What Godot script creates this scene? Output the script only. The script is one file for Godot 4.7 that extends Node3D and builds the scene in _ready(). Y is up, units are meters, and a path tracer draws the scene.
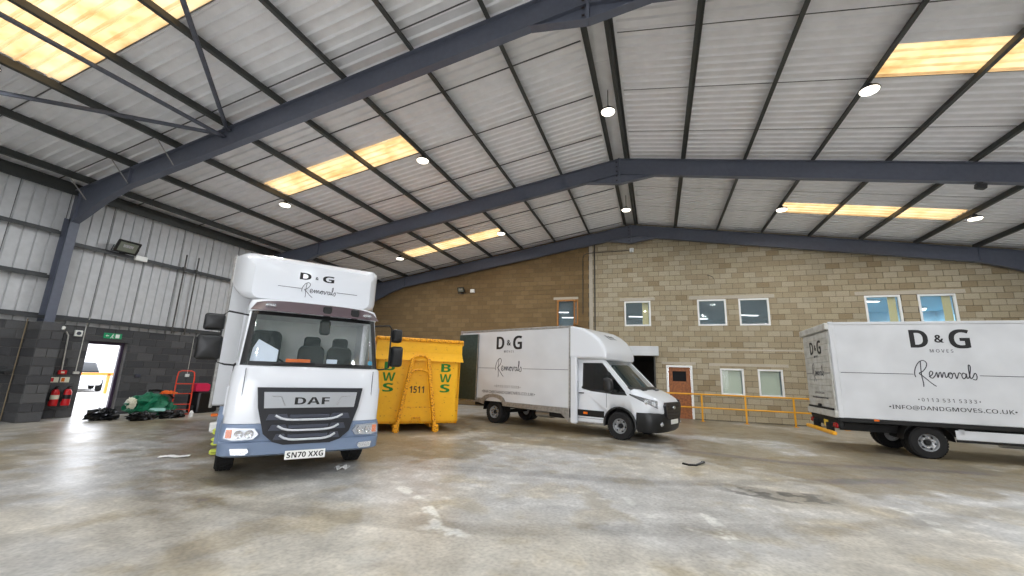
extends Node3D
# A steel-framed warehouse with three removals vehicles and a yellow skip.
# x runs across the building, -z towards the block gable wall, y up, metres.

const RIDGE_X := -0.918
const RIDGE_Y := 8.55          # height of the purlin line at the ridge
const SLOPE := 0.16066         # roof pitch in radians
const PURLIN_FIRST := 0.244
const PURLIN_STEP := 1.697
const LEFT_X := -15.3
const RIGHT_X := 13.46
const BACK_Z := -19.1
const FRONT_Z := 6.95
const SHEET := 0.93
const FRAMES := [-18.84, -12.62, -6.13, 0.35, 6.75]
const EYE := Vector3(0, 1.57, 0)

var M := {}
var rng := RandomNumberGenerator.new()
var taken := {}

# ------------------------------------------------------------------ shapes
class Shape:
	var v := PackedVector3Array()

	func shell(t: PackedVector3Array) -> void:   # adds a closed skin, turned outwards
		var vol := 0.0
		var o := t[0]
		for i in range(0, t.size(), 3):
			vol += (t[i] - o).dot((t[i + 1] - o).cross(t[i + 2] - o))
		if vol > 0.0:
			for i in range(0, t.size(), 3):
				var k := t[i + 1]
				t[i + 1] = t[i + 2]
				t[i + 2] = k
		v.append_array(t)

	func quad(t: PackedVector3Array, a: Vector3, b: Vector3, c: Vector3, d: Vector3) -> void:
		t.append_array(PackedVector3Array([a, b, c, a, c, d]))

	func box(c: Vector3, s: Vector3, turn := Basis.IDENTITY) -> Shape:
		var h := s * 0.5
		var p: Array[Vector3] = []
		for i in 8:
			p.append(c + turn * Vector3(h.x if i & 1 else -h.x, h.y if i & 2 else -h.y, h.z if i & 4 else -h.z))
		var t := PackedVector3Array()
		for q in [[0, 1, 3, 2], [5, 4, 6, 7], [4, 0, 2, 6], [1, 5, 7, 3], [2, 3, 7, 6], [4, 5, 1, 0]]:
			quad(t, p[q[0]], p[q[1]], p[q[2]], p[q[3]])
		shell(t)
		return self

	func cbox(c: Vector3, s: Vector3, e: float, turn := Basis.IDENTITY) -> Shape:   # a box with chamfered edges
		var h := s * 0.5
		e = minf(e, minf(h.x, minf(h.y, h.z)) * 0.95)
		var rings := []
		for k in [[-h.y, h.x - e, h.z - e], [-h.y + e, h.x, h.z], [h.y - e, h.x, h.z], [h.y, h.x - e, h.z - e]]:
			var r := PackedVector3Array()
			var x: float = k[1]
			var z: float = k[2]
			for q in [[x - e, z], [x, z - e], [x, -z + e], [x - e, -z], [-x + e, -z], [-x, -z + e], [-x, z - e], [-x + e, z]]:
				r.append(c + turn * Vector3(q[0], k[0], q[1]))
			rings.append(r)
		return loft(rings)

	func loft(rings: Array, cap := true, ring_closed := true) -> Shape:
		var t := PackedVector3Array()
		var n: int = rings[0].size()
		for k in rings.size() - 1:
			var a: PackedVector3Array = rings[k]
			var b: PackedVector3Array = rings[k + 1]
			for i in (n if ring_closed else n - 1):
				var j := (i + 1) % n
				quad(t, a[i], a[j], b[j], b[i])
		if cap:
			for e in 2:
				var r: PackedVector3Array = rings[0] if e == 0 else rings[-1]
				var m := Vector3.ZERO
				for p in r:
					m += p / n
				for i in n:
					var j := (i + 1) % n
					if e == 0:
						t.append_array(PackedVector3Array([m, r[j], r[i]]))
					else:
						t.append_array(PackedVector3Array([m, r[i], r[j]]))
			shell(t)
		else:
			v.append_array(t)
		return self

	func tube(pts: Array, r: float, n := 8) -> Shape:
		var rings := []
		var up := Vector3.UP
		for k in pts.size():
			var d: Vector3 = (pts[mini(k + 1, pts.size() - 1)] - pts[maxi(k - 1, 0)]).normalized()
			if absf(d.dot(up)) > 0.95:
				up = Vector3.RIGHT if absf(d.x) < 0.9 else Vector3.BACK
			var a := d.cross(up).normalized()
			var b := a.cross(d).normalized()
			up = b
			var ring := PackedVector3Array()
			for i in n:
				var w := TAU * (i + 0.5) / n
				ring.append(pts[k] + (a * cos(w) + b * sin(w)) * r)
			rings.append(ring)
		return loft(rings)

	func lathe(profile: Array, c: Vector3, turn := Basis.IDENTITY, n := 24) -> Shape:   # profile of [radius, height], round local y
		var rings := []
		for q in profile:
			var ring := PackedVector3Array()
			for i in n:
				var w := TAU * i / n
				ring.append(c + turn * Vector3(maxf(q[0], 0.0005) * cos(w), q[1], maxf(q[0], 0.0005) * sin(w)))
			rings.append(ring)
		return loft(rings)

	func ring_lathe(profile: Array, c: Vector3, turn := Basis.IDENTITY, n := 24) -> Shape:   # a hollow ring: the profile is closed on itself
		var rings := []
		for q in profile + [profile[0]]:
			var ring := PackedVector3Array()
			for i in n:
				var w := TAU * i / n
				ring.append(c + turn * Vector3(q[0] * cos(w), q[1], q[0] * sin(w)))
			rings.append(ring)
		var t := Shape.new()
		t.loft(rings, false)
		shell(t.v)
		return self

	func prism(poly: PackedVector2Array, f: Transform3D, depth: float) -> Shape:   # polygon in local xy, pushed along local +z
		var t := PackedVector3Array()
		var idx := Geometry2D.triangulate_polygon(poly)
		for i in range(0, idx.size(), 3):
			var a := poly[idx[i]]
			var b := poly[idx[i + 1]]
			var c := poly[idx[i + 2]]
			if (b - a).cross(c - a) < 0.0:
				var k := b
				b = c
				c = k
			t.append_array(PackedVector3Array([f * Vector3(a.x, a.y, depth), f * Vector3(b.x, b.y, depth), f * Vector3(c.x, c.y, depth)]))
			t.append_array(PackedVector3Array([f * Vector3(a.x, a.y, 0), f * Vector3(c.x, c.y, 0), f * Vector3(b.x, b.y, 0)]))
		var cw := Geometry2D.is_polygon_clockwise(poly)
		for i in poly.size():
			var a := poly[i]
			var b := poly[(i + 1) % poly.size()]
			if cw:
				var k := a
				a = b
				b = k
			quad(t, f * Vector3(a.x, a.y, 0), f * Vector3(b.x, b.y, 0), f * Vector3(b.x, b.y, depth), f * Vector3(a.x, a.y, depth))
		shell(t)
		return self

	func grid(fn: Callable, nu: int, nv: int) -> Shape:   # an open sheet
		var t := PackedVector3Array()
		for i in nu:
			for j in nv:
				quad(t, fn.call(float(i) / nu, float(j) / nv), fn.call(float(i) / nu, float(j + 1) / nv), fn.call(float(i + 1) / nu, float(j + 1) / nv), fn.call(float(i + 1) / nu, float(j) / nv))
		v.append_array(t)
		return self

	func sheet(fn: Callable, nu: int, nv: int, push: Vector3) -> Shape:   # a sheet with thickness
		var a := []
		var t := PackedVector3Array()
		for i in nu + 1:
			var row := []
			for j in nv + 1:
				row.append(fn.call(float(i) / nu, float(j) / nv))
			a.append(row)
		for i in nu:
			for j in nv:
				quad(t, a[i][j], a[i][j + 1], a[i + 1][j + 1], a[i + 1][j])
				quad(t, a[i][j] + push, a[i + 1][j] + push, a[i + 1][j + 1] + push, a[i][j + 1] + push)
		for i in nu:
			quad(t, a[i][0], a[i + 1][0], a[i + 1][0] + push, a[i][0] + push)
			quad(t, a[i + 1][nv], a[i][nv], a[i][nv] + push, a[i + 1][nv] + push)
		for j in nv:
			quad(t, a[0][j + 1], a[0][j], a[0][j] + push, a[0][j + 1] + push)
			quad(t, a[nu][j], a[nu][j + 1], a[nu][j + 1] + push, a[nu][j] + push)
		shell(t)
		return self

	func done(crease := 32.0) -> ArrayMesh:
		var n := v.size() / 3
		var fn := PackedVector3Array()
		fn.resize(n)
		var at := {}
		for i in n:
			fn[i] = (v[i * 3 + 2] - v[i * 3]).cross(v[i * 3 + 1] - v[i * 3])
			if crease > 0.0:
				for k in 3:
					var key := Vector3i((v[i * 3 + k] * 4000.0).round())
					if at.has(key):
						at[key].append(i)
					else:
						at[key] = [i]
		var nn := PackedVector3Array()
		nn.resize(v.size())
		var lim := cos(deg_to_rad(crease))
		for i in n:
			var own := fn[i].normalized()
			for k in 3:
				var s := own
				if crease > 0.0:
					s = Vector3.ZERO
					for j in at[Vector3i((v[i * 3 + k] * 4000.0).round())]:
						if fn[j].normalized().dot(own) > lim:
							s += fn[j]
					s = s.normalized()
				nn[i * 3 + k] = s if s.length() > 0.5 else (own if own.length() > 0.5 else Vector3.UP)
		var arr := []
		arr.resize(Mesh.ARRAY_MAX)
		arr[Mesh.ARRAY_VERTEX] = v
		arr[Mesh.ARRAY_NORMAL] = nn
		var m := ArrayMesh.new()
		m.add_surface_from_arrays(Mesh.PRIMITIVE_TRIANGLES, arr)
		return m


func sh() -> Shape:
	return Shape.new()


# ------------------------------------------------------------------ nodes
func numbered(called: String) -> String:
	var n: int = taken.get(called, 0)
	taken[called] = n + 1
	return called if n == 0 else "%s_%03d" % [called, n]


func obj(called: String, mesh: Mesh, m: Material, parent: Node3D = null, at := Transform3D.IDENTITY) -> MeshInstance3D:
	var o := MeshInstance3D.new()
	o.mesh = mesh
	o.material_override = m
	o.transform = at
	if parent:
		o.name = called
		parent.add_child(o, true)
	else:
		o.name = numbered(called)
		add_child(o)
	return o


func base(called: String, at: Transform3D) -> Node3D:
	var o := Node3D.new()
	o.name = numbered(called)
	o.transform = at
	add_child(o)
	return o


func tag(o: Node3D, label: String, category: String, group := "") -> Node3D:
	o.set_meta("label", label)
	o.set_meta("category", category)
	if group:
		o.set_meta("group", group)
	return o


func struct(called: String, label := "", at := Transform3D.IDENTITY) -> Node3D:
	var o := base(called, at)
	o.set_meta("kind", "structure")
	if label:
		o.set_meta("label", label)
	return o


func yaw(deg: float, at := Vector3.ZERO) -> Transform3D:
	return Transform3D(Basis(Vector3.UP, deg_to_rad(deg)), at)


func shift(at: Vector3) -> Transform3D:
	return Transform3D(Basis.IDENTITY, at)


# ------------------------------------------------------------------ materials
func mat(called: String, c: Color, rough := 0.6, metal := 0.0) -> StandardMaterial3D:
	var m := StandardMaterial3D.new()
	m.resource_name = called
	m.albedo_color = c
	m.roughness = rough
	m.metallic = metal
	M[called] = m
	return m


func c8(r: int, g: int, b: int) -> Color:
	return Color(r / 255.0, g / 255.0, b / 255.0)


func noise_tex(freq: float, octaves: int, ramp: Array, size := 512, sd := 1, kind := FastNoiseLite.TYPE_SIMPLEX_SMOOTH) -> NoiseTexture2D:
	var n := FastNoiseLite.new()
	n.seed = sd
	n.noise_type = kind
	n.frequency = freq
	n.fractal_octaves = octaves
	var t := NoiseTexture2D.new()
	t.width = size
	t.height = size
	t.seamless = true
	t.noise = n
	if ramp.size():
		var g := Gradient.new()
		g.offsets = PackedFloat32Array(ramp.map(func(q): return q[0]))
		g.colors = PackedColorArray(ramp.map(func(q): return q[1]))
		t.color_ramp = g
	return t


func worn(called: String, c: Color, tex: Texture2D, scale: float, rough := 0.8, metal := 0.0) -> StandardMaterial3D:   # base colour times a world-mapped pattern
	var m := mat(called, c, rough, metal)
	m.albedo_texture = tex
	m.uv1_triplanar = true
	m.uv1_world_triplanar = true
	m.uv1_scale = Vector3.ONE * scale
	return m


func glass(called: String, c: Color, alpha: float) -> StandardMaterial3D:
	var m := mat(called, c, 0.03)
	m.transparency = BaseMaterial3D.TRANSPARENCY_ALPHA
	m.albedo_color.a = alpha
	return m


func glow(called: String, c: Color, energy: float) -> StandardMaterial3D:
	var m := mat(called, c, 0.5)
	m.emission_enabled = true
	m.emission = c
	m.emission_energy_multiplier = energy
	return m


func g3(v: float) -> Color:
	return Color(v, v, v)


func make_materials() -> void:
	var mottle := noise_tex(0.02, 5, [[0.0, g3(0.72)], [0.5, g3(0.9)], [1.0, g3(1.0)]], 512, 3)
	var faint := noise_tex(0.02, 4, [[0.0, g3(0.93)], [1.0, g3(1.0)]], 512, 4)
	var grain := noise_tex(0.12, 3, [[0.0, g3(0.55)], [0.45, g3(0.86)], [1.0, g3(1.0)]], 512, 7)
	var grime := noise_tex(0.012, 5, [[0.0, Color(0.62, 0.55, 0.45)], [0.4, Color(0.88, 0.86, 0.82)], [1.0, Color(1, 1, 1)]], 512, 11)
	# block tones: gable wall (clean half and stained half), side wall
	var tones := [c8(206, 191, 160), c8(200, 184, 153), c8(195, 178, 147), c8(212, 198, 170), c8(180, 161, 128), c8(202, 189, 162)]
	var stain := [c8(157, 130, 90), c8(152, 125, 86), c8(161, 134, 94), c8(149, 123, 85)]
	var side := [c8(97, 97, 99), c8(88, 88, 90), c8(105, 105, 106), c8(81, 81, 84)]
	for k in tones.size():
		worn("gable_block_%d" % k, tones[k], grain, 0.9, 0.95)
	for k in stain.size():
		worn("stained_block_%d" % k, stain[k], grain, 0.9, 0.95)
	for k in side.size():
		worn("side_block_%d" % k, side[k], grain, 0.9, 0.9)
	var pits := noise_tex(0.2, 3, [], 512, 9)
	pits.as_normal_map = true
	pits.bump_strength = 6.0
	for k in M:
		if k.contains("_block_"):
			M[k].normal_enabled = true
			M[k].normal_texture = pits
			M[k].normal_scale = 0.5
	worn("mortar", c8(112, 100, 82), grain, 1.5, 0.95)
	worn("stained_mortar", c8(128, 106, 76), grain, 1.5, 0.95)
	worn("side_mortar", c8(118, 116, 112), grain, 1.5, 0.95)
	worn("lintel", c8(218, 207, 187), grain, 1.0, 0.9)
	worn("cladding", c8(196, 197, 199), faint, 0.35, 0.5)
	worn("bounce_white_cladding", c8(236, 236, 236), faint, 0.35, 0.5)  # unseen walls only, made whiter to bounce more light up to the roof
	worn("roof_sheet", c8(238, 238, 240), faint, 0.22, 0.4)
	mat("seam", c8(88, 88, 88), 0.8)
	var rl := worn("rooflight", c8(206, 178, 138), noise_tex(0.008, 4, [[0.0, Color(0.8, 0.7, 0.52)], [0.45, Color(0.95, 0.91, 0.82)], [1.0, Color(1, 1, 1)]], 512, 21), 0.3, 0.6)
	rl.backlight_enabled = true
	rl.backlight = Color(1.0, 1.0, 1.0)
	worn("purlin", c8(64, 66, 64), faint, 0.5, 0.55)
	worn("frame_steel", c8(96, 101, 115), faint, 0.6, 0.42)
	worn("brace_steel", c8(90, 94, 106), mottle, 0.6, 0.45)
	mat("bolt", c8(70, 62, 62), 0.5, 0.6)
	mat("rail_steel", c8(58, 60, 62), 0.5)
	mat("conduit", c8(66, 64, 60), 0.5)
	mat("conduit_white", c8(205, 202, 195), 0.5)
	mat("white_plastic", c8(232, 232, 228), 0.4)
	mat("upvc", c8(238, 238, 236), 0.35)
	glass("window_glass", c8(210, 225, 228), 0.1).metallic_specular = 0.3
	worn("brown_wood", c8(172, 101, 46), noise_tex(0.03, 4, [[0.0, g3(0.7)], [1.0, g3(1.0)]], 256, 31), 1.2, 0.5)
	worn("pine_wood", c8(196, 132, 62), noise_tex(0.03, 4, [[0.0, g3(0.75)], [1.0, g3(1.0)]], 256, 33), 1.2, 0.5)
	mat("dark_glass", c8(12, 13, 14), 0.35).metallic_specular = 0.2
	mat("blind_green", c8(196, 208, 184), 0.8)
	mat("blind_yellow", c8(214, 204, 140), 0.8)
	mat("office_blue", c8(176, 214, 228), 0.8)
	mat("store_block", c8(128, 124, 118), 0.95)
	mat("yellow_paint", c8(232, 165, 30), 0.45)
	glow("lamp_glow", Color(1.0, 0.97, 0.9), 9.0)
	glow("tube_light", Color(0.95, 0.98, 1.0), 5.0)
	mat("lamp_body", c8(60, 60, 62), 0.4, 0.5)
	# vehicles
	var wp := mat("white_paint", c8(218, 221, 226), 0.28)
	wp.clearcoat_enabled = true
	wp.clearcoat = 0.6
	wp.clearcoat_roughness = 0.08
	worn("white_panel", c8(212, 214, 217), noise_tex(0.01, 4, [[0.0, g3(0.93)], [1.0, g3(1.0)]], 256, 41), 0.3, 0.32)
	worn("grubby_panel", c8(206, 206, 203), noise_tex(0.012, 5, [[0.0, Color(0.8, 0.79, 0.76)], [0.45, Color(0.93, 0.92, 0.9)], [1.0, Color(1, 1, 1)]], 512, 43), 0.5, 0.45)
	mat("bumper_blue", c8(112, 128, 152), 0.45)
	mat("black_plastic", c8(17, 18, 20), 0.45)
	mat("grille_black", c8(28, 30, 36), 0.4)
	mat("grille_grey", c8(62, 66, 78), 0.45)
	mat("chrome", c8(222, 224, 228), 0.16, 1.0)
	mat("lip_silver", c8(206, 209, 214), 0.3, 0.2)
	mat("brushed", c8(196, 200, 206), 0.3, 0.85)
	worn("alloy_rail", c8(178, 176, 172), mottle, 1.0, 0.4, 0.5)
	worn("tyre", c8(22, 22, 23), grain, 2.0, 0.85)
	worn("steel_wheel", c8(176, 178, 180), mottle, 2.0, 0.4, 0.4)
	mat("nut_marker", c8(196, 206, 84), 0.5)
	worn("chassis", c8(16, 16, 16), mottle, 1.0, 0.7)
	glass("screen_glass", c8(150, 172, 168), 0.08)
	glass("side_glass", c8(14, 17, 18), 0.6)
	glass("lens", c8(240, 245, 250), 0.06)
	mat("lamp_silver", c8(225, 228, 232), 0.2, 0.8)
	mat("orange_lens", c8(226, 110, 30), 0.25)
	mat("red_lens", c8(150, 18, 24), 0.25)
	var vis := mat("visor_plum", c8(78, 62, 68), 0.12)
	vis.clearcoat_enabled = true
	mat("seat_cloth", c8(30, 32, 36), 0.9)
	mat("cab_lining", c8(226, 230, 226), 0.8)
	mat("dash", c8(120, 132, 132), 0.7)
	mat("ink", c8(20, 20, 22), 0.5)
	mat("ink_grey", c8(58, 58, 66), 0.5)
	mat("plate_white", c8(236, 236, 232), 0.35)
	mat("plate_yellow", c8(228, 190, 40), 0.35)
	mat("sticker_blue", c8(90, 180, 220), 0.4)
	mat("card_and_glint", c8(214, 226, 240), 0.6)  # small dash card, and the sheet that imitates a windscreen reflection
	worn("door_dark", c8(58, 74, 70), mottle, 0.8, 0.3)
	# skip
	worn("skip_paint", c8(255, 190, 6), noise_tex(0.02, 6, [[0.0, Color(0.34, 0.16, 0.08)], [0.1, Color(0.66, 0.46, 0.26)], [0.15, Color(0.97, 0.96, 0.95)], [1.0, Color(1, 1, 1)]], 512, 51), 0.7, 0.45)
	worn("skip_rust", c8(255, 184, 16), noise_tex(0.03, 6, [[0.0, Color(0.34, 0.15, 0.1)], [0.3, Color(0.56, 0.32, 0.18)], [0.38, Color(0.97, 0.93, 0.86)], [1.0, Color(1, 1, 1)]], 512, 52), 1.4, 0.55)
	mat("sign_green", c8(24, 122, 34), 0.6)
	mat("skip_ink", c8(60, 34, 18), 0.6)
	# clutter
	mat("exit_green", c8(30, 150, 100), 0.5)
	mat("red_paint", c8(196, 28, 34), 0.35)
	mat("trolley_red", c8(226, 70, 40), 0.4)
	mat("pink_plastic", c8(214, 40, 84), 0.4)
	mat("orange_cloth", c8(226, 110, 40), 0.8)
	worn("green_sack", c8(14, 120, 84), mottle, 1.5, 0.5)
	mat("black_bag", c8(16, 16, 18), 0.35)
	mat("sign_cream", c8(226, 222, 200), 0.5)
	mat("paper", c8(240, 240, 238), 0.8)
	# outside
	worn("yard_concrete", c8(186, 182, 176), mottle, 0.2, 0.9)
	mat("yard_wall", c8(212, 212, 210), 0.8)
	mat("barrier_orange", c8(224, 130, 50), 0.5)
	mat("car_white", c8(232, 234, 238), 0.25)
	mat("car_silver", c8(150, 156, 166), 0.25, 0.3)
	mat("shutter_grey", c8(150, 152, 156), 0.5)


func noise_image(freq: float, octaves: int, sd: int, n: int, squeeze := 1, across := false) -> PackedByteArray:
	var f := FastNoiseLite.new()
	f.seed = sd
	f.noise_type = FastNoiseLite.TYPE_SIMPLEX_SMOOTH
	f.frequency = freq
	f.fractal_octaves = octaves
	f.fractal_gain = 0.55
	var im := f.get_image(n if across else n / squeeze, n / squeeze if across else n, false, false, true)
	if squeeze > 1:
		im.resize(n, n, Image.INTERPOLATE_BILINEAR)
	im.convert(Image.FORMAT_L8)
	return im.get_data()


func floor_material() -> StandardMaterial3D:
	# worn concrete: pale patches, brown stains, tyre marks, chalky scuffs; one texture over the whole slab
	var n := 1536
	var span := 30.0
	var a := noise_image(0.006, 5, 101, n)
	var b := noise_image(0.003, 4, 102, n)
	var c := noise_image(0.05, 4, 103, n)
	var d := noise_image(0.014, 5, 104, n)
	var e := noise_image(0.3, 2, 105, n)
	var s1 := noise_image(0.03, 4, 106, n, 8, true)     # drag streaks along and across the hall
	var s2 := noise_image(0.03, 4, 107, n, 10, false)
	# darker, browner areas with ragged edges: x, z, radius
	var brown_areas := [[-3.5, -12.5, 4.2], [6.0, -13.0, 4.5], [1.5, -16.0, 4.0], [-6.5, -9.5, 3.2], [-7.0, -6.5, 2.6], [3.0, -10.5, 2.6], [-12.0, -6.0, 2.4], [-10.5, -3.4, 1.8]]
	var cells := n / 8
	var near := PackedFloat32Array()
	near.resize(cells * cells)
	for k in cells * cells:
		var at := Vector2((k % cells) * 8 * span / n - 16.0, (k / cells) * 8 * span / n - 20.0)
		near[k] = 9.0
		for q in brown_areas:
			near[k] = minf(near[k], at.distance_to(Vector2(q[0], q[1])) / q[2])
	var col := PackedByteArray()
	col.resize(n * n * 3)
	var rough := PackedByteArray()
	rough.resize(n * n)
	for i in n * n:
		var va := a[i] / 255.0
		var vb := b[i] / 255.0
		var vc := c[i] / 255.0
		var vd := d[i] / 255.0
		var ve := e[i] / 255.0
		var st := (s1[i] + s2[i]) / 510.0
		var l := 0.70 + (va - 0.5) * 0.09 + (vc - 0.5) * 0.13 + (ve - 0.5) * 0.09 + (st - 0.5) * 0.17
		var dirt := smoothstep(0.55, 0.8, vd)
		l *= 1.0 - 0.08 * dirt
		var reach: float = near[(i / n / 8) * cells + (i % n) / 8] + (va - 0.5) * 1.4 + (vc - 0.5) * 0.25 + (vd - 0.5) * 0.9
		var browning := smoothstep(1.0, 0.6, reach)
		browning *= 0.7 + 0.3 * smoothstep(0.35, 0.6, vc)
		l *= 1.0 - 0.23 * browning
		var pale := smoothstep(0.6, 0.78, vc) * smoothstep(0.45, 0.7, va)
		l += 0.04 * pale
		var warm := 0.02 + 0.05 * smoothstep(0.45, 0.72, vb) + 0.06 * dirt + 0.14 * browning
		col[i * 3] = clampi(int(255.0 * l * (1.0 + warm * 0.35)), 0, 255)
		col[i * 3 + 1] = clampi(int(255.0 * l * (1.0 - warm * 0.12)), 0, 255)
		col[i * 3 + 2] = clampi(int(255.0 * l * (1.0 - warm * 1.05)), 0, 255)
		rough[i] = clampi(int(255.0 * (0.32 + 0.1 * vd + 0.1 * (vc - 0.5) + 0.1 * (st - 0.5))), 78, 255)
	var im := Image.create_from_data(n, n, false, Image.FORMAT_RGB8, col)
	# scuffs and tyre marks, in metres on the slab (x, z), width, tone, strength
	var marks := [
		[[[-3.39, -5.26], [-2.72, -4.8], [-2.19, -4.17], [-2.01, -4.04]], 0.07, 0.92, 0.6],
		[[[-4.3, -6.1], [-3.7, -5.5], [-3.2, -5.2]], 0.05, 0.86, 0.35],
		[[[-2.3, -4.1], [-1.85, -4.12]], 0.08, 0.92, 0.5],
		[[[0.42, -6.1], [0.6, -5.4], [0.7, -4.79]], 0.06, 0.9, 0.45],
		[[[0.2, -5.3], [0.9, -5.0]], 0.05, 0.9, 0.35],
		[[[2.92, -7.28], [3.05, -6.83], [2.98, -6.39]], 0.06, 0.9, 0.4],
		[[[-0.6, -6.4], [-0.1, -5.4]], 0.04, 0.86, 0.3],
		[[[-7.5, -4.6], [-5.5, -3.4], [-3.5, -2.7]], 0.16, 0.45, 0.08],
		[[[-6.0, -3.6], [-2.0, -4.2], [2.0, -6.0], [6.0, -9.0]], 0.18, 0.45, 0.07],
		[[[-4.0, -6.5], [0.0, -7.2], [4.0, -9.4]], 0.18, 0.45, 0.07],
		[[[1.0, -7.4], [1.6, -7.2], [2.2, -7.3]], 0.3, 0.25, 0.25],
		[[[-1.0, -11.0], [2.5, -10.2], [6.0, -11.0]], 0.18, 0.45, 0.08],
	]
	for q in marks:
		var pts: Array = q[0]
		for k in pts.size() - 1:
			var p0 := Vector2(pts[k][0], pts[k][1])
			var p1 := Vector2(pts[k + 1][0], pts[k + 1][1])
			var steps := int(p0.distance_to(p1) / 0.02) + 1
			for s in steps:
				var p := p0.lerp(p1, float(s) / steps)
				var r := int(ceil(q[1] / span * n))
				var ox := int((p.x + 16.0) / span * n)
				var oy := int((p.y + 20.0) / span * n)
				for dx in range(-r, r + 1):
					for dy in range(-r, r + 1):
						var xx := ox + dx
						var yy := oy + dy
						if xx < 0 or yy < 0 or xx >= n or yy >= n or dx * dx + dy * dy > r * r:
							continue
						var w: float = q[3] * (0.26 if q[2] > 0.5 else 0.10) * (0.2 + 1.3 * smoothstep(0.42, 0.62, c[(yy * n + xx)] / 255.0))
						im.set_pixel(xx, yy, im.get_pixel(xx, yy).lerp(Color(q[2], q[2], q[2] * 0.97), clampf(w, 0.0, 1.0)))
	var m := mat("floor_concrete", Color.WHITE, 1.0)
	m.albedo_texture = ImageTexture.create_from_image(im)
	m.roughness_texture = ImageTexture.create_from_image(Image.create_from_data(n, n, false, Image.FORMAT_L8, rough))
	m.metallic_specular = 0.5
	m.detail_enabled = true
	m.detail_blend_mode = BaseMaterial3D.BLEND_MODE_MUL
	m.detail_albedo = noise_tex(0.08, 5, [[0.0, g3(0.86)], [0.5, g3(0.96)], [1.0, g3(1.0)]], 512, 61)
	m.detail_uv_layer = BaseMaterial3D.DETAIL_UV_2
	m.uv2_scale = Vector3(13, 13, 13)
	return m


# ------------------------------------------------------------------ building
func slope_dir(side: int) -> Vector3:   # down the slope, side -1 left, +1 right
	return Vector3(side * cos(SLOPE), -sin(SLOPE), 0)


func slope_up(side: int) -> Vector3:
	return Vector3(side * sin(SLOPE), cos(SLOPE), 0)


func on_roof(side: int, t: float, off: float, z: float) -> Vector3:
	return Vector3(RIDGE_X, RIDGE_Y, z) + slope_dir(side) * t + slope_up(side) * off


func roof_y(x: float, off := 0.0) -> float:
	return RIDGE_Y - absf(x - RIDGE_X) * tan(SLOPE) + off / cos(SLOPE)


func pixel(cam: Camera3D, p: Vector3) -> Vector2:
	var l := cam.transform.affine_inverse() * p
	if l.z > -0.2:
		return Vector2(-9999, -9999)
	var f := 288.0 / tan(deg_to_rad(cam.fov) * 0.5)
	return Vector2(512 + f * l.x / -l.z, 288 - f * l.y / -l.z)


func block_mesh(w: float, h: float, d: float, e: float) -> ArrayMesh:
	var s := sh()
	var rings := []
	for q in [[0.0, 0.0], [d - e, 0.0], [d, e]]:
		var a: float = w * 0.5 - q[1]
		var b: float = h * 0.5 - q[1]
		rings.append(PackedVector3Array([Vector3(-a, -b, q[0]), Vector3(a, -b, q[0]), Vector3(a, b, q[0]), Vector3(-a, b, q[0])]))
	s.loft(rings)
	return s.done(0.0)


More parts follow.
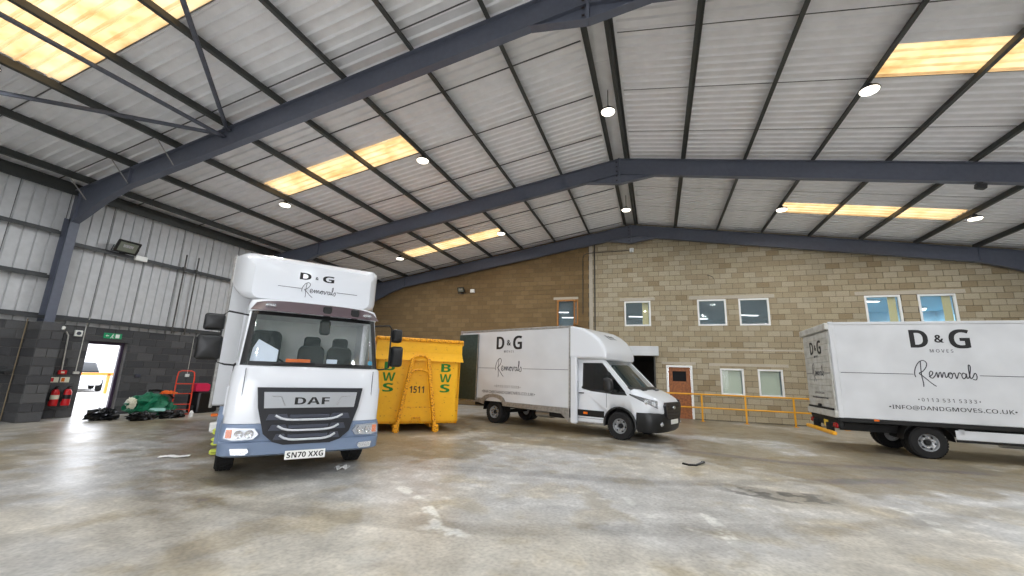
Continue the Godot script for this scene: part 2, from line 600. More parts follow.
func blockwork(cam: Camera3D, parent: Node3D, f: Transform3D, outline: PackedVector2Array, holes: Array, u0: float, v0: float, tone: Callable, most: int) -> void:
	# courses of blocks on the face f (x along, y up, z out); the ones that show largest are parts, the rest one piece
	var lw := 0.45
	var ch := 0.225
	var gap := 0.014
	var lo := Vector2(1e9, 1e9)
	var hi := Vector2(-1e9, -1e9)
	for p in outline:
		lo = lo.min(p)
		hi = hi.max(p)
	var list := []
	var row := int(floor((lo.y - v0) / ch))
	while v0 + row * ch < hi.y:
		var y := v0 + row * ch
		var k := int(floor((lo.x - u0) / lw)) - 1
		while u0 + k * lw < hi.x:
			var x := u0 + (k + (0.5 if row & 1 else 0.0)) * lw
			k += 1
			var rect := PackedVector2Array([Vector2(x + gap / 2, y + gap / 2), Vector2(x + lw - gap / 2, y + gap / 2), Vector2(x + lw - gap / 2, y + ch - gap / 2), Vector2(x + gap / 2, y + ch - gap / 2)])
			var polys: Array = Geometry2D.intersect_polygons(rect, outline)
			for hole: Rect2 in holes:
				if not hole.intersects(Rect2(rect[0], rect[2] - rect[0])):
					continue
				var hp := PackedVector2Array([hole.position, Vector2(hole.end.x, hole.position.y), hole.end, Vector2(hole.position.x, hole.end.y)])
				var left := []
				for q in polys:
					left.append_array(Geometry2D.clip_polygons(q, hp))
				polys = left
			for q: PackedVector2Array in polys:
				var box := Rect2(q[0], Vector2.ZERO)
				for p in q:
					box = box.expand(p)
				if box.size.x < 0.03 or box.size.y < 0.03:
					continue
				var whole := q.size() == 4 and absf(box.size.x - lw + gap) < 0.002 and absf(box.size.y - ch + gap) < 0.002
				var a := pixel(cam, f * Vector3(box.position.x, box.position.y, 0))
				var b := pixel(cam, f * Vector3(box.end.x, box.position.y, 0))
				var c := pixel(cam, f * Vector3(box.position.x, box.end.y, 0))
				var inside := a.x > -10 and a.x < 1030 and a.y > -10 and a.y < 590
				list.append({"q": q, "whole": whole, "at": box.get_center(), "area": absf((b - a).cross(c - a)) if inside else 0.0, "m": tone.call(box.get_center(), row, k)})
		row += 1
	list.sort_custom(func(p, q): return p.area > q.area)
	var kinds := []
	for d in [0.012, 0.015, 0.018]:
		kinds.append(block_mesh(lw - gap, ch - gap, d, 0.005))
	var merged := {}
	for n in list.size():
		var b = list[n]
		var kind: int = hash(n * 7 + 3) % 3
		if n < most and b.area > 0.0:
			if b.whole:
				obj("block", kinds[kind], M[b.m], parent, f * shift(Vector3(b.at.x, b.at.y, 0)))
			else:
				obj("block", sh().prism(b.q, f, 0.014).done(0.0), M[b.m], parent)
		else:
			if not merged.has(b.m):
				merged[b.m] = sh()
			merged[b.m].prism(b.q, f, 0.012 + 0.003 * kind)
	if merged.size():
		var mesh := ArrayMesh.new()
		for k in merged:
			var part: ArrayMesh = merged[k].done(0.0)
			mesh.add_surface_from_arrays(Mesh.PRIMITIVE_TRIANGLES, part.surface_get_arrays(0))
			mesh.surface_set_material(mesh.get_surface_count() - 1, M[k])
		var o := obj("blockwork", mesh, null, parent)
		o.set_meta("kind", "stuff")


func backing(f: Transform3D, xs: Array, top: Callable, holes: Array, thick: float) -> Shape:   # a wall with openings, behind the blocks
	var s := sh()
	var edges := xs.duplicate()
	for h: Rect2 in holes:
		edges.append(h.position.x)
		edges.append(h.end.x)
	edges.sort()
	for k in edges.size() - 1:
		var a: float = edges[k]
		var b: float = edges[k + 1]
		if b - a < 0.001:
			continue
		var cuts := []
		for h: Rect2 in holes:
			if h.position.x < (a + b) / 2 and h.end.x > (a + b) / 2:
				cuts.append([h.position.y, h.end.y])
		cuts.sort_custom(func(p, q): return p[0] < q[0])
		var y := 0.0
		for c in cuts:
			if c[0] > y + 0.001:
				s.prism(PackedVector2Array([Vector2(a, y), Vector2(b, y), Vector2(b, c[0]), Vector2(a, c[0])]), f * shift(Vector3(0, 0, -thick)), thick)
			y = c[1]
		s.prism(PackedVector2Array([Vector2(a, y), Vector2(b, y), Vector2(b, top.call(b)), Vector2(a, top.call(a))]), f * shift(Vector3(0, 0, -thick)), thick)
	return s


func ribbed(n_ribs: int, pitch: float, depth: float, flat: float) -> Array:   # profile across a sheet: [along, rise]
	var out := []
	for k in n_ribs:
		var a := k * pitch
		var rest := pitch - flat
		out.append([a, 0.0])
		out.append([a + flat, 0.0])
		out.append([a + flat + rest * 0.36, depth])
		out.append([a + flat + rest * 0.64, depth])
	out.append([n_ribs * pitch, 0.0])
	return out


func strip_mesh(profile: Array, length: float) -> ArrayMesh:   # across = local x, rise = local y, length = local z
	var s := sh()
	for k in profile.size() - 1:
		var a := Vector3(profile[k][0], profile[k][1], 0)
		var b := Vector3(profile[k + 1][0], profile[k + 1][1], 0)
		var d := Vector3(0, 0, length)
		s.quad(s.v, a, b, b + d, a + d)
	return s.done(0.0)


func build_roof() -> void:
	var roof := struct("ceiling", "pale ribbed roof lining sheets on dark purlins with amber rooflights")
	var prof := ribbed(4, SHEET / 4.0 + 0.0004, -0.036, 0.15)
	var t_top := 0.36
	var t_end := 14.62
	var k3 := PURLIN_FIRST + 3 * PURLIN_STEP + 0.02
	var k6 := PURLIN_FIRST + 6 * PURLIN_STEP - 0.02
	var meshes := {}
	var outer := sh()
	for side in [-1, 1]:
		var z := BACK_Z + 0.02
		var n := 0
		var edge0 := -9.44 - 11 * SHEET    # sheet joints run on from one rooflight edge
		var k := 0
		while edge0 + k * SHEET < FRONT_Z:
			var za := edge0 + k * SHEET
			k += 1
			if za + SHEET < BACK_Z - 0.2:
				continue
			# rooflights: one or two sheets to a bay
			var lit := int(round((za + 9.44) / SHEET)) in [-8, 0, 6, 7, 13]
			var runs := [[t_top, k3, "s"], [k3, k6, "r"], [k6, t_end, "s"]] if lit else [[t_top, t_end, "s"]]
			for r in runs:
				var key := "%.3f" % (r[1] - r[0])
				if not meshes.has(key):
					meshes[key] = strip_mesh(prof, r[1] - r[0])
				var b := Basis(Vector3(0, 0, 1), slope_up(side), slope_dir(side))
				if b.determinant() < 0.0:
					b = Basis(Vector3(0, 0, -1), slope_up(side), slope_dir(side))
				var org := on_roof(side, r[0], 0.183, za + (0.0 if b.x.z > 0 else SHEET))
				var o := obj("roof_sheet" if r[2] == "s" else "rooflight", meshes[key], M.roof_sheet if r[2] == "s" else M.rooflight, roof, Transform3D(b, org))
				if r[2] == "r":
					o.set_meta("label", "amber translucent rooflight sheet")
				else:
					var mid := on_roof(side, (r[0] + r[1]) / 2, 0.25, za + SHEET / 2)
					outer.box(mid, Vector3(r[1] - r[0], 0.08, SHEET), Basis(slope_dir(side), slope_up(side), slope_dir(side).cross(slope_up(side))))
			# dark lap joint along the sheet edge
			if k % 2 == 0:
				var lap := sh().box(on_roof(side, (t_top + t_end) / 2, 0.168, za), Vector3(t_end - t_top, 0.03, 0.009), Basis(slope_dir(side), slope_up(side), slope_dir(side).cross(slope_up(side))))
				obj("sheet_lap", lap.done(0.0), M.seam, roof)
		# purlins: cold-rolled channels
		for p in 9:
			var t := PURLIN_FIRST + p * PURLIN_STEP
			var l := FRONT_Z - BACK_Z - 0.1
			var s := sh()
			var b := Basis(slope_dir(side), slope_up(side), slope_dir(side).cross(slope_up(side)))
			var c := on_roof(side, t, 0.05, (FRONT_Z + BACK_Z) / 2)
			s.box(c, Vector3(0.012, 0.19, l), b)
			s.box(c + b * Vector3(0.03, 0.094, 0), Vector3(0.07, 0.012, l), b)
			s.box(c + b * Vector3(-0.03, -0.094, 0), Vector3(0.07, 0.012, l), b)
			s.box(c + b * Vector3(-0.06, -0.083, 0), Vector3(0.01, 0.022, l), b)
			obj("purlin", s.done(0.0), M.purlin, roof)
		# eaves beam
		var e := sh()
		var ec := Vector3((LEFT_X + 0.12) if side < 0 else (RIGHT_X - 0.12), roof_y(LEFT_X + 0.12) - 0.04, (FRONT_Z + BACK_Z) / 2)
		e.box(ec, Vector3(0.012, 0.3, FRONT_Z - BACK_Z - 0.1))
		e.box(ec + Vector3(-side * 0.04, 0.145, 0), Vector3(0.09, 0.012, FRONT_Z - BACK_Z - 0.1))
		e.box(ec + Vector3(-side * 0.04, -0.145, 0), Vector3(0.09, 0.012, FRONT_Z - BACK_Z - 0.1))
		obj("eaves_beam", e.done(0.0), M.purlin, roof)
	# flat soffit under the ridge capping
	var zz := -19.24
	while zz < FRONT_Z:
		var l := minf(1.82, FRONT_Z - zz)
		obj("ridge_panel", sh().box(Vector3(RIDGE_X, RIDGE_Y + 0.12, zz + l / 2), Vector3(0.78, 0.012, l - 0.012)).done(0.0), M.roof_sheet, roof)
		zz += 1.82
	outer.box(Vector3(RIDGE_X, RIDGE_Y + 0.26, (FRONT_Z + BACK_Z) / 2), Vector3(1.0, 0.06, FRONT_Z - BACK_Z + 0.4))
	obj("outer_roof", outer.done(0.0), M.cladding, roof)


func rafter(side: int, z: float) -> ArrayMesh:
	var s := sh()
	var wall := LEFT_X if side < 0 else RIGHT_X
	var x0 := wall - side * 0.36          # inner face of the column
	var x1 := wall - side * 2.4           # toe of the haunch
	var xa := RIDGE_X
	var bot_knee := roof_y(x0 - side * 0.3, -0.95)
	# lower outline from the apex to the knee
	var low := [Vector2(xa, roof_y(xa, -0.56)), Vector2(x1, roof_y(x1, -0.56)), Vector2((x1 + x0) / 2 - side * 0.1, (roof_y(x1, -0.56) + bot_knee) / 2 + 0.035), Vector2(x0 - side * 0.3, bot_knee), Vector2(x0, bot_knee - 0.12)]
	var top := [Vector2(xa, roof_y(xa, -0.05)), Vector2(wall - side * 0.02, roof_y(wall - side * 0.02, -0.05))]
	var web := PackedVector2Array()
	web.append_array([top[0], top[1], Vector2(wall - side * 0.02, bot_knee - 0.12)])
	for k in range(low.size() - 1, -1, -1):
		web.append(low[k])
	s.prism(web, shift(Vector3(0, 0, z - 0.008)), 0.016)
	for line in [low, top]:
		for k in line.size() - 1:
			var a: Vector2 = line[k]
			var b: Vector2 = line[k + 1]
			var d := (b - a).normalized()
			var up := Vector3(-d.y, d.x, 0)
			s.box(Vector3((a.x + b.x) / 2, (a.y + b.y) / 2, z), Vector3(a.distance_to(b) + 0.012, 0.022, 0.17), Basis(Vector3(d.x, d.y, 0), up, Vector3(0, 0, 1)))
	# stiffener plates at the haunch toe and knee
	for q in [[x1, -0.56], [x0, -0.9]]:
		var yb := roof_y(q[0], q[1])
		var yt := roof_y(q[0], -0.06)
		s.box(Vector3(q[0], (yb + yt) / 2, z), Vector3(0.014, yt - yb, 0.16))
	return s.done(0.0)


func build_frames() -> void:
	var called := ["portal frame standing against the block gable wall", "portal frame over the parked vans, one bay out from the gable wall", "portal frame over the front of the box truck, with tie tubes bolted to it", "portal frame over the open floor", "portal frame beside the shutter doorway"]
	for n in FRAMES.size():
		var z: float = FRAMES[n]
		var fr := struct("portal_frame", "blue grey steel " + called[n])
		for side in [-1, 1]:
			obj("rafter", rafter(side, z), M.frame_steel, fr)
			var wall := LEFT_X if side < 0 else RIGHT_X
			var foot := 2.49 if side < 0 else 0.0
			var head := roof_y(wall - side * 0.36, -0.9)
			var s := sh()
			s.box(Vector3(wall - side * 0.19, (foot + head) / 2, z), Vector3(0.34, head - foot, 0.016))
			s.box(Vector3(wall - side * 0.35, (foot + head) / 2, z), Vector3(0.022, head - foot, 0.2))
			s.box(Vector3(wall - side * 0.03, (foot + head) / 2, z), Vector3(0.022, head - foot, 0.2))
			obj("column", s.done(0.0), M.frame_steel, fr)
		# apex haunch: a gusset under the ridge with bolted end plates
		var g := sh()
		var hw := 1.05
		g.prism(PackedVector2Array([Vector2(RIDGE_X - hw, roof_y(RIDGE_X - hw, -0.57)), Vector2(RIDGE_X, RIDGE_Y - 0.57), Vector2(RIDGE_X + hw, roof_y(RIDGE_X + hw, -0.57)), Vector2(RIDGE_X, RIDGE_Y - 0.9)]), shift(Vector3(0, 0, z - 0.01)), 0.02)
		for side in [-1, 1]:
			var a := Vector2(RIDGE_X, RIDGE_Y - 0.9)
			var b := Vector2(RIDGE_X + side * hw, roof_y(RIDGE_X + side * hw, -0.57))
			var d := (b - a).normalized()
			g.box(Vector3((a.x + b.x) / 2, (a.y + b.y) / 2, z), Vector3(a.distance_to(b), 0.018, 0.17), Basis(Vector3(d.x, d.y, 0), Vector3(-d.y, d.x, 0), Vector3(0, 0, 1)))
		obj("apex_haunch", g.done(0.0), M.frame_steel, fr)
		obj("end_plate", sh().box(Vector3(RIDGE_X, RIDGE_Y - 0.46, z), Vector3(0.05, 0.86, 0.19)).done(0.0), M.frame_steel, fr)
		for k in 5:
			for e in [-1, 1]:
				obj("bolt", sh().lathe([[0.0, 0.0], [0.018, 0.0], [0.018, 0.05], [0.0, 0.05]], Vector3(RIDGE_X - 0.055, RIDGE_Y - 0.15 - k * 0.16, z + e * 0.06), Basis(Vector3(0, 0, 1), PI / 2), 6).done(0.0), M.bolt, fr)
		if n == 2:   # light stays from the purlins down to the rafter's lower flange
			for k in [6, 7, 8]:
				var t: float = PURLIN_FIRST + k * PURLIN_STEP
				obj("rafter_stay", sh().tube([on_roof(-1, t, -0.04, z + 0.5), on_roof(-1, t + 0.02, -0.53, z + 0.09)], 0.014, 6).done(), M.alloy_rail, fr)
	# tie tubes meeting on the near frame
	var j := Vector3(-9.55, 6.98, -6.05)
	var ends := [["lengthwise steel tie tube bolted to the portal frame over the truck", Vector3(-9.85, 6.97, 0.25)], ["diagonal steel tie tube rising from the frame towards the ridge", Vector3(-3.72, 7.92, 0.25)], ["diagonal steel tie tube falling from the frame towards the eaves", Vector3(-14.8, 6.1, 0.25)]]
	var from := [j + Vector3(-0.05, -0.08, 0), j + Vector3(0.08, 0.06, 0), j + Vector3(-0.15, -0.01, 0)]
	for k in 3:
		var b := struct("tie_tube", ends[k][0])
		obj("tube", sh().tube([from[k], ends[k][1]], 0.045, 10).done(), M.brace_steel, b)
		var d: Vector3 = (ends[k][1] - from[k]).normalized()
		obj("end_lug", sh().cbox(from[k] + d * 0.02, Vector3(0.14, 0.05, 0.14), 0.01).done(0.0), M.brace_steel, b)


func gable_top(x: float) -> float:
	return roof_y(x, 0.14)


func build_walls(cam: Camera3D) -> void:
	# floor slab
	var fl := struct("floor", "worn stained concrete warehouse floor")
	var fs := SurfaceTool.new()
	fs.begin(Mesh.PRIMITIVE_TRIANGLES)
	var x0 := LEFT_X - 0.25
	var x1 := RIGHT_X + 0.25
	var z0 := BACK_Z - 0.25
	var z1 := FRONT_Z + 0.25
	for q in [[x0, z0], [x1, z0], [x1, z1], [x0, z0], [x1, z1], [x0, z1]]:
		fs.set_normal(Vector3.UP)
		fs.set_uv(Vector2((q[0] + 16.0) / 30.0, (q[1] + 20.0) / 30.0))
		fs.set_uv2(Vector2((q[0] + 16.0) / 30.0, (q[1] + 20.0) / 30.0))
		fs.add_vertex(Vector3(q[0], 0, q[1]))
	obj("slab_top", fs.commit(), floor_material(), fl)
	obj("slab", sh().box(Vector3((x0 + x1) / 2, -0.13, (z0 + z1) / 2), Vector3(x1 - x0, 0.24, z1 - z0)).done(0.0), M.mortar, fl)

	# gable wall of blocks
	var wb := struct("wall_back", "tan concrete block gable wall, browner at one end")
	var holes := [Rect2(-4.42, 3.8, 0.88, 1.33), Rect2(-1.3, 3.845, 1.13, 1.125), Rect2(1.74, 3.845, 1.11, 1.125), Rect2(3.32, 3.845, 1.11, 1.125), Rect2(7.63, 3.845, 1.11, 1.125), Rect2(9.25, 3.845, 1.1, 1.125),
		Rect2(2.45, 1.02, 0.86, 1.06), Rect2(3.81, 1.02, 0.87, 1.06), Rect2(0.37, 0, 1.03, 2.16), Rect2(-3.2, 0, 3.09, 2.53)]
	var fb := shift(Vector3(0, 0, BACK_Z - 0.014))
	obj("mortar", backing(fb, [LEFT_X - 0.25, RIDGE_X, -2.9, RIGHT_X + 0.25], gable_top, holes, 0.22).done(0.0), M.mortar, wb)
	# pale lintel courses
	var lint := [Rect2(-1.5, 4.985, 1.52, 0.15), Rect2(1.43, 4.985, 3.22, 0.15), Rect2(7.35, 4.985, 3.3, 0.15), Rect2(2.05, 2.17, 2.85, 0.12), Rect2(0.2, 2.2, 1.35, 0.11), Rect2(1.0, 2.8, 8.5, 0.07), Rect2(-4.6, 5.14, 1.2, 0.12)]
	for r: Rect2 in lint:
		obj("lintel", sh().cbox(Vector3(r.get_center().x, r.get_center().y, BACK_Z - 0.01), Vector3(r.size.x, r.size.y, 0.03), 0.005).done(0.0), M.lintel, wb)
	obj("movement_joint", sh().box(Vector3(-2.8, gable_top(-2.8) / 2 - 0.02, BACK_Z - 0.006), Vector3(0.17, gable_top(-2.9) - 0.06, 0.03)).done(0.0), M.lintel, wb)
	var cut := holes + lint + [Rect2(-2.89, 0, 0.18, 9)]
	var outline := PackedVector2Array([Vector2(LEFT_X, 0), Vector2(RIGHT_X, 0), Vector2(RIGHT_X, gable_top(RIGHT_X)), Vector2(RIDGE_X, gable_top(RIDGE_X)), Vector2(LEFT_X, gable_top(LEFT_X))])
	var tone := func(p: Vector2, row: int, k: int) -> String:
		var h: int = hash(Vector2i(row * 131 + 7, k * 17 + 3))
		return ("stained_block_%d" % (h % 4)) if p.x < -2.8 else ("gable_block_%d" % ((h % 4) if h % 9 else 4 + (h / 9) % 2))
	blockwork(cam, wb, fb, outline, cut, 0.0, 0.02, tone, 298)

	# side wall: block dado, pier, ribbed cladding above on rails
	var wl := struct("wall_left", "grey block dado with pale ribbed cladding above")
	var fl_ := Transform3D(Basis(Vector3(0, 0, 1), Vector3.UP, Vector3(-1, 0, 0)), Vector3(LEFT_X - 0.014, 0, 0))
	fl_.basis = Basis(Vector3(0, 0, -1), Vector3.UP, Vector3(1, 0, 0))     # u = -z, out = +x
	var dado := 2.49
	var dh := [Rect2(7.2, 0, 0.94, 2.1)]
	obj("mortar", backing(fl_, [-FRONT_Z - 0.2, -BACK_Z + 0.2], func(_u): return dado, dh, 0.22).done(0.0), M.side_mortar, wl)
	var side_tone := func(_p: Vector2, row: int, k: int) -> String:
		return "side_block_%d" % (hash(Vector2i(row * 91 + 5, k * 29 + 1)) % 4)
	blockwork(cam, wl, fl_, PackedVector2Array([Vector2(-FRONT_Z, 0), Vector2(-BACK_Z, 0), Vector2(-BACK_Z, dado), Vector2(-FRONT_Z, dado)]), dh + [Rect2(7.1, 2.1, 1.14, 0.16)], 0.1, 0.015, side_tone, 220)
	obj("lintel", sh().cbox(Vector3(LEFT_X - 0.012, 2.18, -7.67), Vector3(0.03, 0.15, 1.13), 0.005).done(0.0), M.side_block_1, wl)
	# piers that carry the columns
	for n in FRAMES.size():
		var z: float = FRAMES[n]
		var px := [LEFT_X, -14.7]
		obj("pier_core", sh().box(Vector3((px[0] + px[1]) / 2 - 0.006, 1.24, z), Vector3(px[1] - px[0] - 0.012, 2.48, 0.42)).done(0.0), M.side_mortar, wl)
		for r in 11:
			var y := 0.015 + r * 0.225
			var parts := [[-0.22, 0.0], [0.0, 0.22]] if r & 1 else [[-0.22, 0.22]]
			for q in parts:
				var m: String = "side_block_%d" % (hash(r * 3 + n) % 4)
				obj("block", sh().cbox(Vector3(px[1] - 0.007, y + 0.1125, z + (q[0] + q[1]) / 2), Vector3(0.03, 0.213, q[1] - q[0] - 0.012), 0.005).done(0.0), M[m], wl)
			obj("block", sh().cbox(Vector3((px[0] + px[1]) / 2, y + 0.1125, z + 0.211), Vector3(0.58 if r & 1 else 0.55, 0.213, 0.03), 0.005).done(0.0), M["side_block_%d" % (r % 4)], wl)
	# cladding sheets
	var prof := ribbed(4, 0.2485, 0.035, 0.205)
	var top := roof_y(LEFT_X, 0.1)
	var mesh := strip_mesh(prof, top - 2.42)
	var z := BACK_Z + 0.02
	while z < FRONT_Z - 0.2:
		# across = +z, rise = outwards (-x), length = up
		obj("cladding_sheet", mesh, M.cladding, wl, Transform3D(Basis(Vector3(0, 0, 1), Vector3(-1, 0, 0), Vector3(0, 1, 0)), Vector3(LEFT_X - 0.03, 2.42, z)))
		obj("sheet_lap", sh().box(Vector3(LEFT_X - 0.028, (top + 2.42) / 2, z), Vector3(0.008, top - 2.42, 0.014)).done(0.0), M.seam, wl)
		z += 1.0
	obj("outer_skin", sh().box(Vector3(LEFT_X - 0.16, (top + 2.42) / 2 + 0.1, (FRONT_Z + BACK_Z) / 2), Vector3(0.1, top - 2.42 + 0.3, FRONT_Z - BACK_Z + 0.4)).done(0.0), M.cladding, wl)
	for q in [[2.67, BACK_Z, FRONT_Z], [3.73, -6.03, FRONT_Z], [4.95, -6.03, FRONT_Z], [4.72, BACK_Z, -6.23]]:
		var s := sh()
		var l: float = q[2] - q[1] - 0.06
		var c := Vector3(LEFT_X + 0.06, q[0], (q[1] + q[2]) / 2)
		s.box(c, Vector3(0.16, 0.012, l))
		s.box(c + Vector3(0.075, -0.04, 0), Vector3(0.012, 0.08, l))
		s.box(c + Vector3(-0.075, 0.03, 0), Vector3(0.012, 0.06, l))
		obj("sheeting_rail", s.done(0.0), M.rail_steel, wl)

	# the walls the picture does not show, closing the hall
	var wr := struct("wall_right", "pale cladding wall on the far side of the hall")
	obj("panel", sh().box(Vector3(RIGHT_X + 0.12, 3.2, (FRONT_Z + BACK_Z) / 2), Vector3(0.24, 6.4, FRONT_Z - BACK_Z + 0.4)).done(0.0), M.bounce_white_cladding, wr)
	var wf := struct("wall_front", "front wall with a wide open shutter doorway")
	var ff := shift(Vector3(0, 0, FRONT_Z + 0.24))
	obj("panel", backing(ff, [LEFT_X - 0.25, RIDGE_X, RIGHT_X + 0.25], gable_top, [Rect2(-4.0, 0, 10.5, 5.3)], 0.24).done(0.0), M.bounce_white_cladding, wf)


func build_windows() -> void:
	var list := [[-1.3, 3.845, 1.13, 1.125], [1.74, 3.845, 1.11, 1.125], [3.32, 3.845, 1.11, 1.125], [7.63, 3.845, 1.11, 1.125], [9.25, 3.845, 1.1, 1.125], [2.45, 1.02, 0.86, 1.06], [3.81, 1.02, 0.87, 1.06]]
	var what := ["white window with a drawn-back blind, above the roller doorway", "white window with a dark room behind, above the brown door", "white window with a dark room and tube light behind", "white window onto a pale blue room, half hidden by the removals van", "white window onto a pale blue room with a pale blind", "white ground floor window with a closed green blind, beside the brown door", "white ground floor window with a closed green blind, away from the door"]
	for k in list.size():
		var r: Array = list[k]
		var w := struct("window_%d" % (k + 1), what[k], shift(Vector3(r[0] + r[2] / 2, r[1], BACK_Z)))
		var s := sh()
		var b := 0.07
		s.cbox(Vector3(0, b / 2, -0.02), Vector3(r[2], b, 0.08), 0.008)
		s.cbox(Vector3(0, r[3] - b / 2, -0.02), Vector3(r[2], b, 0.08), 0.008)
		s.cbox(Vector3(-r[2] / 2 + b / 2, r[3] / 2, -0.02), Vector3(b, r[3] - 2 * b, 0.08), 0.008)
		s.cbox(Vector3(r[2] / 2 - b / 2, r[3] / 2, -0.02), Vector3(b, r[3] - 2 * b, 0.08), 0.008)
		obj("window_frame", s.done(0.0), M.upvc, w)
		obj("pane", sh().box(Vector3(0, r[3] / 2, -0.03), Vector3(r[2] - 2 * b + 0.01, r[3] - 2 * b + 0.01, 0.004)).done(0.0), M.window_glass, w)
		var slats := []
		if k == 0 or k == 3 or k == 4:
			for i in 3:
				slats.append(r[2] / 2 - 0.14 - i * 0.085)
		elif k >= 5:
			var x: float = -r[2] / 2 + 0.1
			while x < r[2] / 2 - 0.06:
				slats.append(x)
				x += 0.089
		if slats.size():
			var bl := sh()
			for i in slats.size():
				bl.box(Vector3(slats[i], r[3] / 2, -0.13), Vector3(0.094, r[3] - 0.1, 0.003), Basis(Vector3.UP, 0.2))
			bl.box(Vector3(0, r[3] - 0.04, -0.13), Vector3(r[2] - 0.1, 0.04, 0.04))
			obj("vertical_blind", bl.done(0.0), M.blind_green if k >= 5 else M.blind_yellow, w)
	# timber casement standing ajar above the van
	var w8 := struct("window_8", "brown timber window with a casement ajar, above the parked van", shift(Vector3(-3.98, 3.8, BACK_Z)))
	var s8 := sh()
	for q in [[0, 0.04, 0.88, 0.08], [0, 1.29, 0.88, 0.08], [-0.4, 0.665, 0.08, 1.17], [0.4, 0.665, 0.08, 1.17]]:
		s8.cbox(Vector3(q[0], q[1], 0.0), Vector3(q[2], q[3], 0.12), 0.008)
	obj("window_frame", s8.done(0.0), M.pine_wood, w8)
	obj("pane", sh().box(Vector3(0, 0.665, -0.03), Vector3(0.74, 1.18, 0.004)).done(0.0), M.window_glass, w8)
	var ca := obj("casement", _casement(), M.pine_wood, w8, Transform3D(Basis(Vector3.UP, deg_to_rad(-62)), Vector3(0.4, 0.08, 0.06)))
	obj("casement_pane", sh().box(Vector3(0.26, 0.58, 0), Vector3(0.4, 1.0, 0.004)).done(0.0), M.window_glass, ca)

	# rooms behind the gable wall
	_room("office_shell", "office behind the upper windows over the brown door", -2.6, 6.4, 3.0, 5.3, 9.0, "office_blue")
	_room("office_shell", "pale blue office behind the upper windows", 6.5, 13.2, 3.0, 5.3, 6.6, "office_blue")
	_room("office_shell", "small office behind the timber window", -6.5, -2.7, 3.0, 5.3, 7.5, "office_blue")
	_room("office_shell", "lower office behind the green blinds", 1.9, 6.0, 0.0, 2.6, 3.0, "office_blue")
	_room("store_shell", "dark store behind the roller doorway", -3.6, 0.3, 0.0, 2.7, 10.0, "store_block")
	for q in [[-1.05, -25.9, 0.3, "above the roller doorway", 0.9], [2.6, -27.2, 0.1, "far back in the office over the brown door", 0.8], [4.98, -25.95, 0.35, "over the middle of the office above the brown door", 1.0], [-5.1, -23.7, 0.2, "over the front of the small office", 0.6], [-5.2, -25.9, 0.1, "over the back of the small office", 0.9], [9.1, -22.1, 0.2, "over the front of the pale blue office", 0.5], [12.1, -24.7, 1.2, "over the back of the pale blue office", 0.7]]:
		var l := base("tube_lamp", Transform3D(Basis(Vector3.UP, q[2]), Vector3(q[0], 5.28, q[1])))
		tag(l, "white tube lamp on the ceiling " + q[3], "light", "office tube lamps")
		obj("lamp_body", sh().cbox(Vector3(0, -0.02, 0), Vector3(q[4] + 0.1, 0.04, 0.24), 0.008).done(0.0), M.white_plastic, l)
		obj("lamp_tube", sh().cbox(Vector3(0, -0.055, 0), Vector3(q[4], 0.03, 0.18), 0.008).done(0.0), M.tube_light, l)
		var a := AreaLight3D.new()
		a.name = "tube_light"
		a.area_size = Vector2(q[4], 0.18)
		a.light_energy = 0.05 if q[0] < 6 else 9.0
		a.shadow_enabled = true
		a.area_range = 40.0
		a.light_color = Color(0.9, 0.96, 1.0)
		a.transform = Transform3D(Basis(Vector3.RIGHT, -PI / 2), Vector3(0, -0.08, 0))
		l.add_child(a, true)


func _casement() -> ArrayMesh:
	var s := sh()
	for q in [[0.26, 0.03, 0.52, 0.06], [0.26, 1.13, 0.52, 0.06], [0.03, 0.58, 0.06, 1.04], [0.49, 0.58, 0.06, 1.04]]:
		s.cbox(Vector3(q[0], q[1], 0), Vector3(q[2], q[3], 0.05), 0.006)
	return s.done(0.0)


func _room(called: String, label: String, x0: float, x1: float, y0: float, y1: float, deep: float, m: String) -> void:
	var r := struct(called, label)
	var z0 := BACK_Z - 0.25
	var zc := z0 - deep / 2
	var cx := (x0 + x1) / 2
	obj("floor_panel", sh().box(Vector3(cx, y0 - 0.05, zc), Vector3(x1 - x0, 0.1, deep)).done(0.0), M[m], r)
	obj("ceiling_panel", sh().box(Vector3(cx, y1 + 0.05, zc), Vector3(x1 - x0, 0.1, deep)).done(0.0), M[m], r)
	obj("back_panel", sh().box(Vector3(cx, (y0 + y1) / 2, z0 - deep), Vector3(x1 - x0, y1 - y0 + 0.2, 0.1)).done(0.0), M[m], r)
	for e in [x0, x1]:
		obj("side_panel", sh().box(Vector3(e, (y0 + y1) / 2, zc), Vector3(0.1, y1 - y0 + 0.2, deep)).done(0.0), M[m], r)


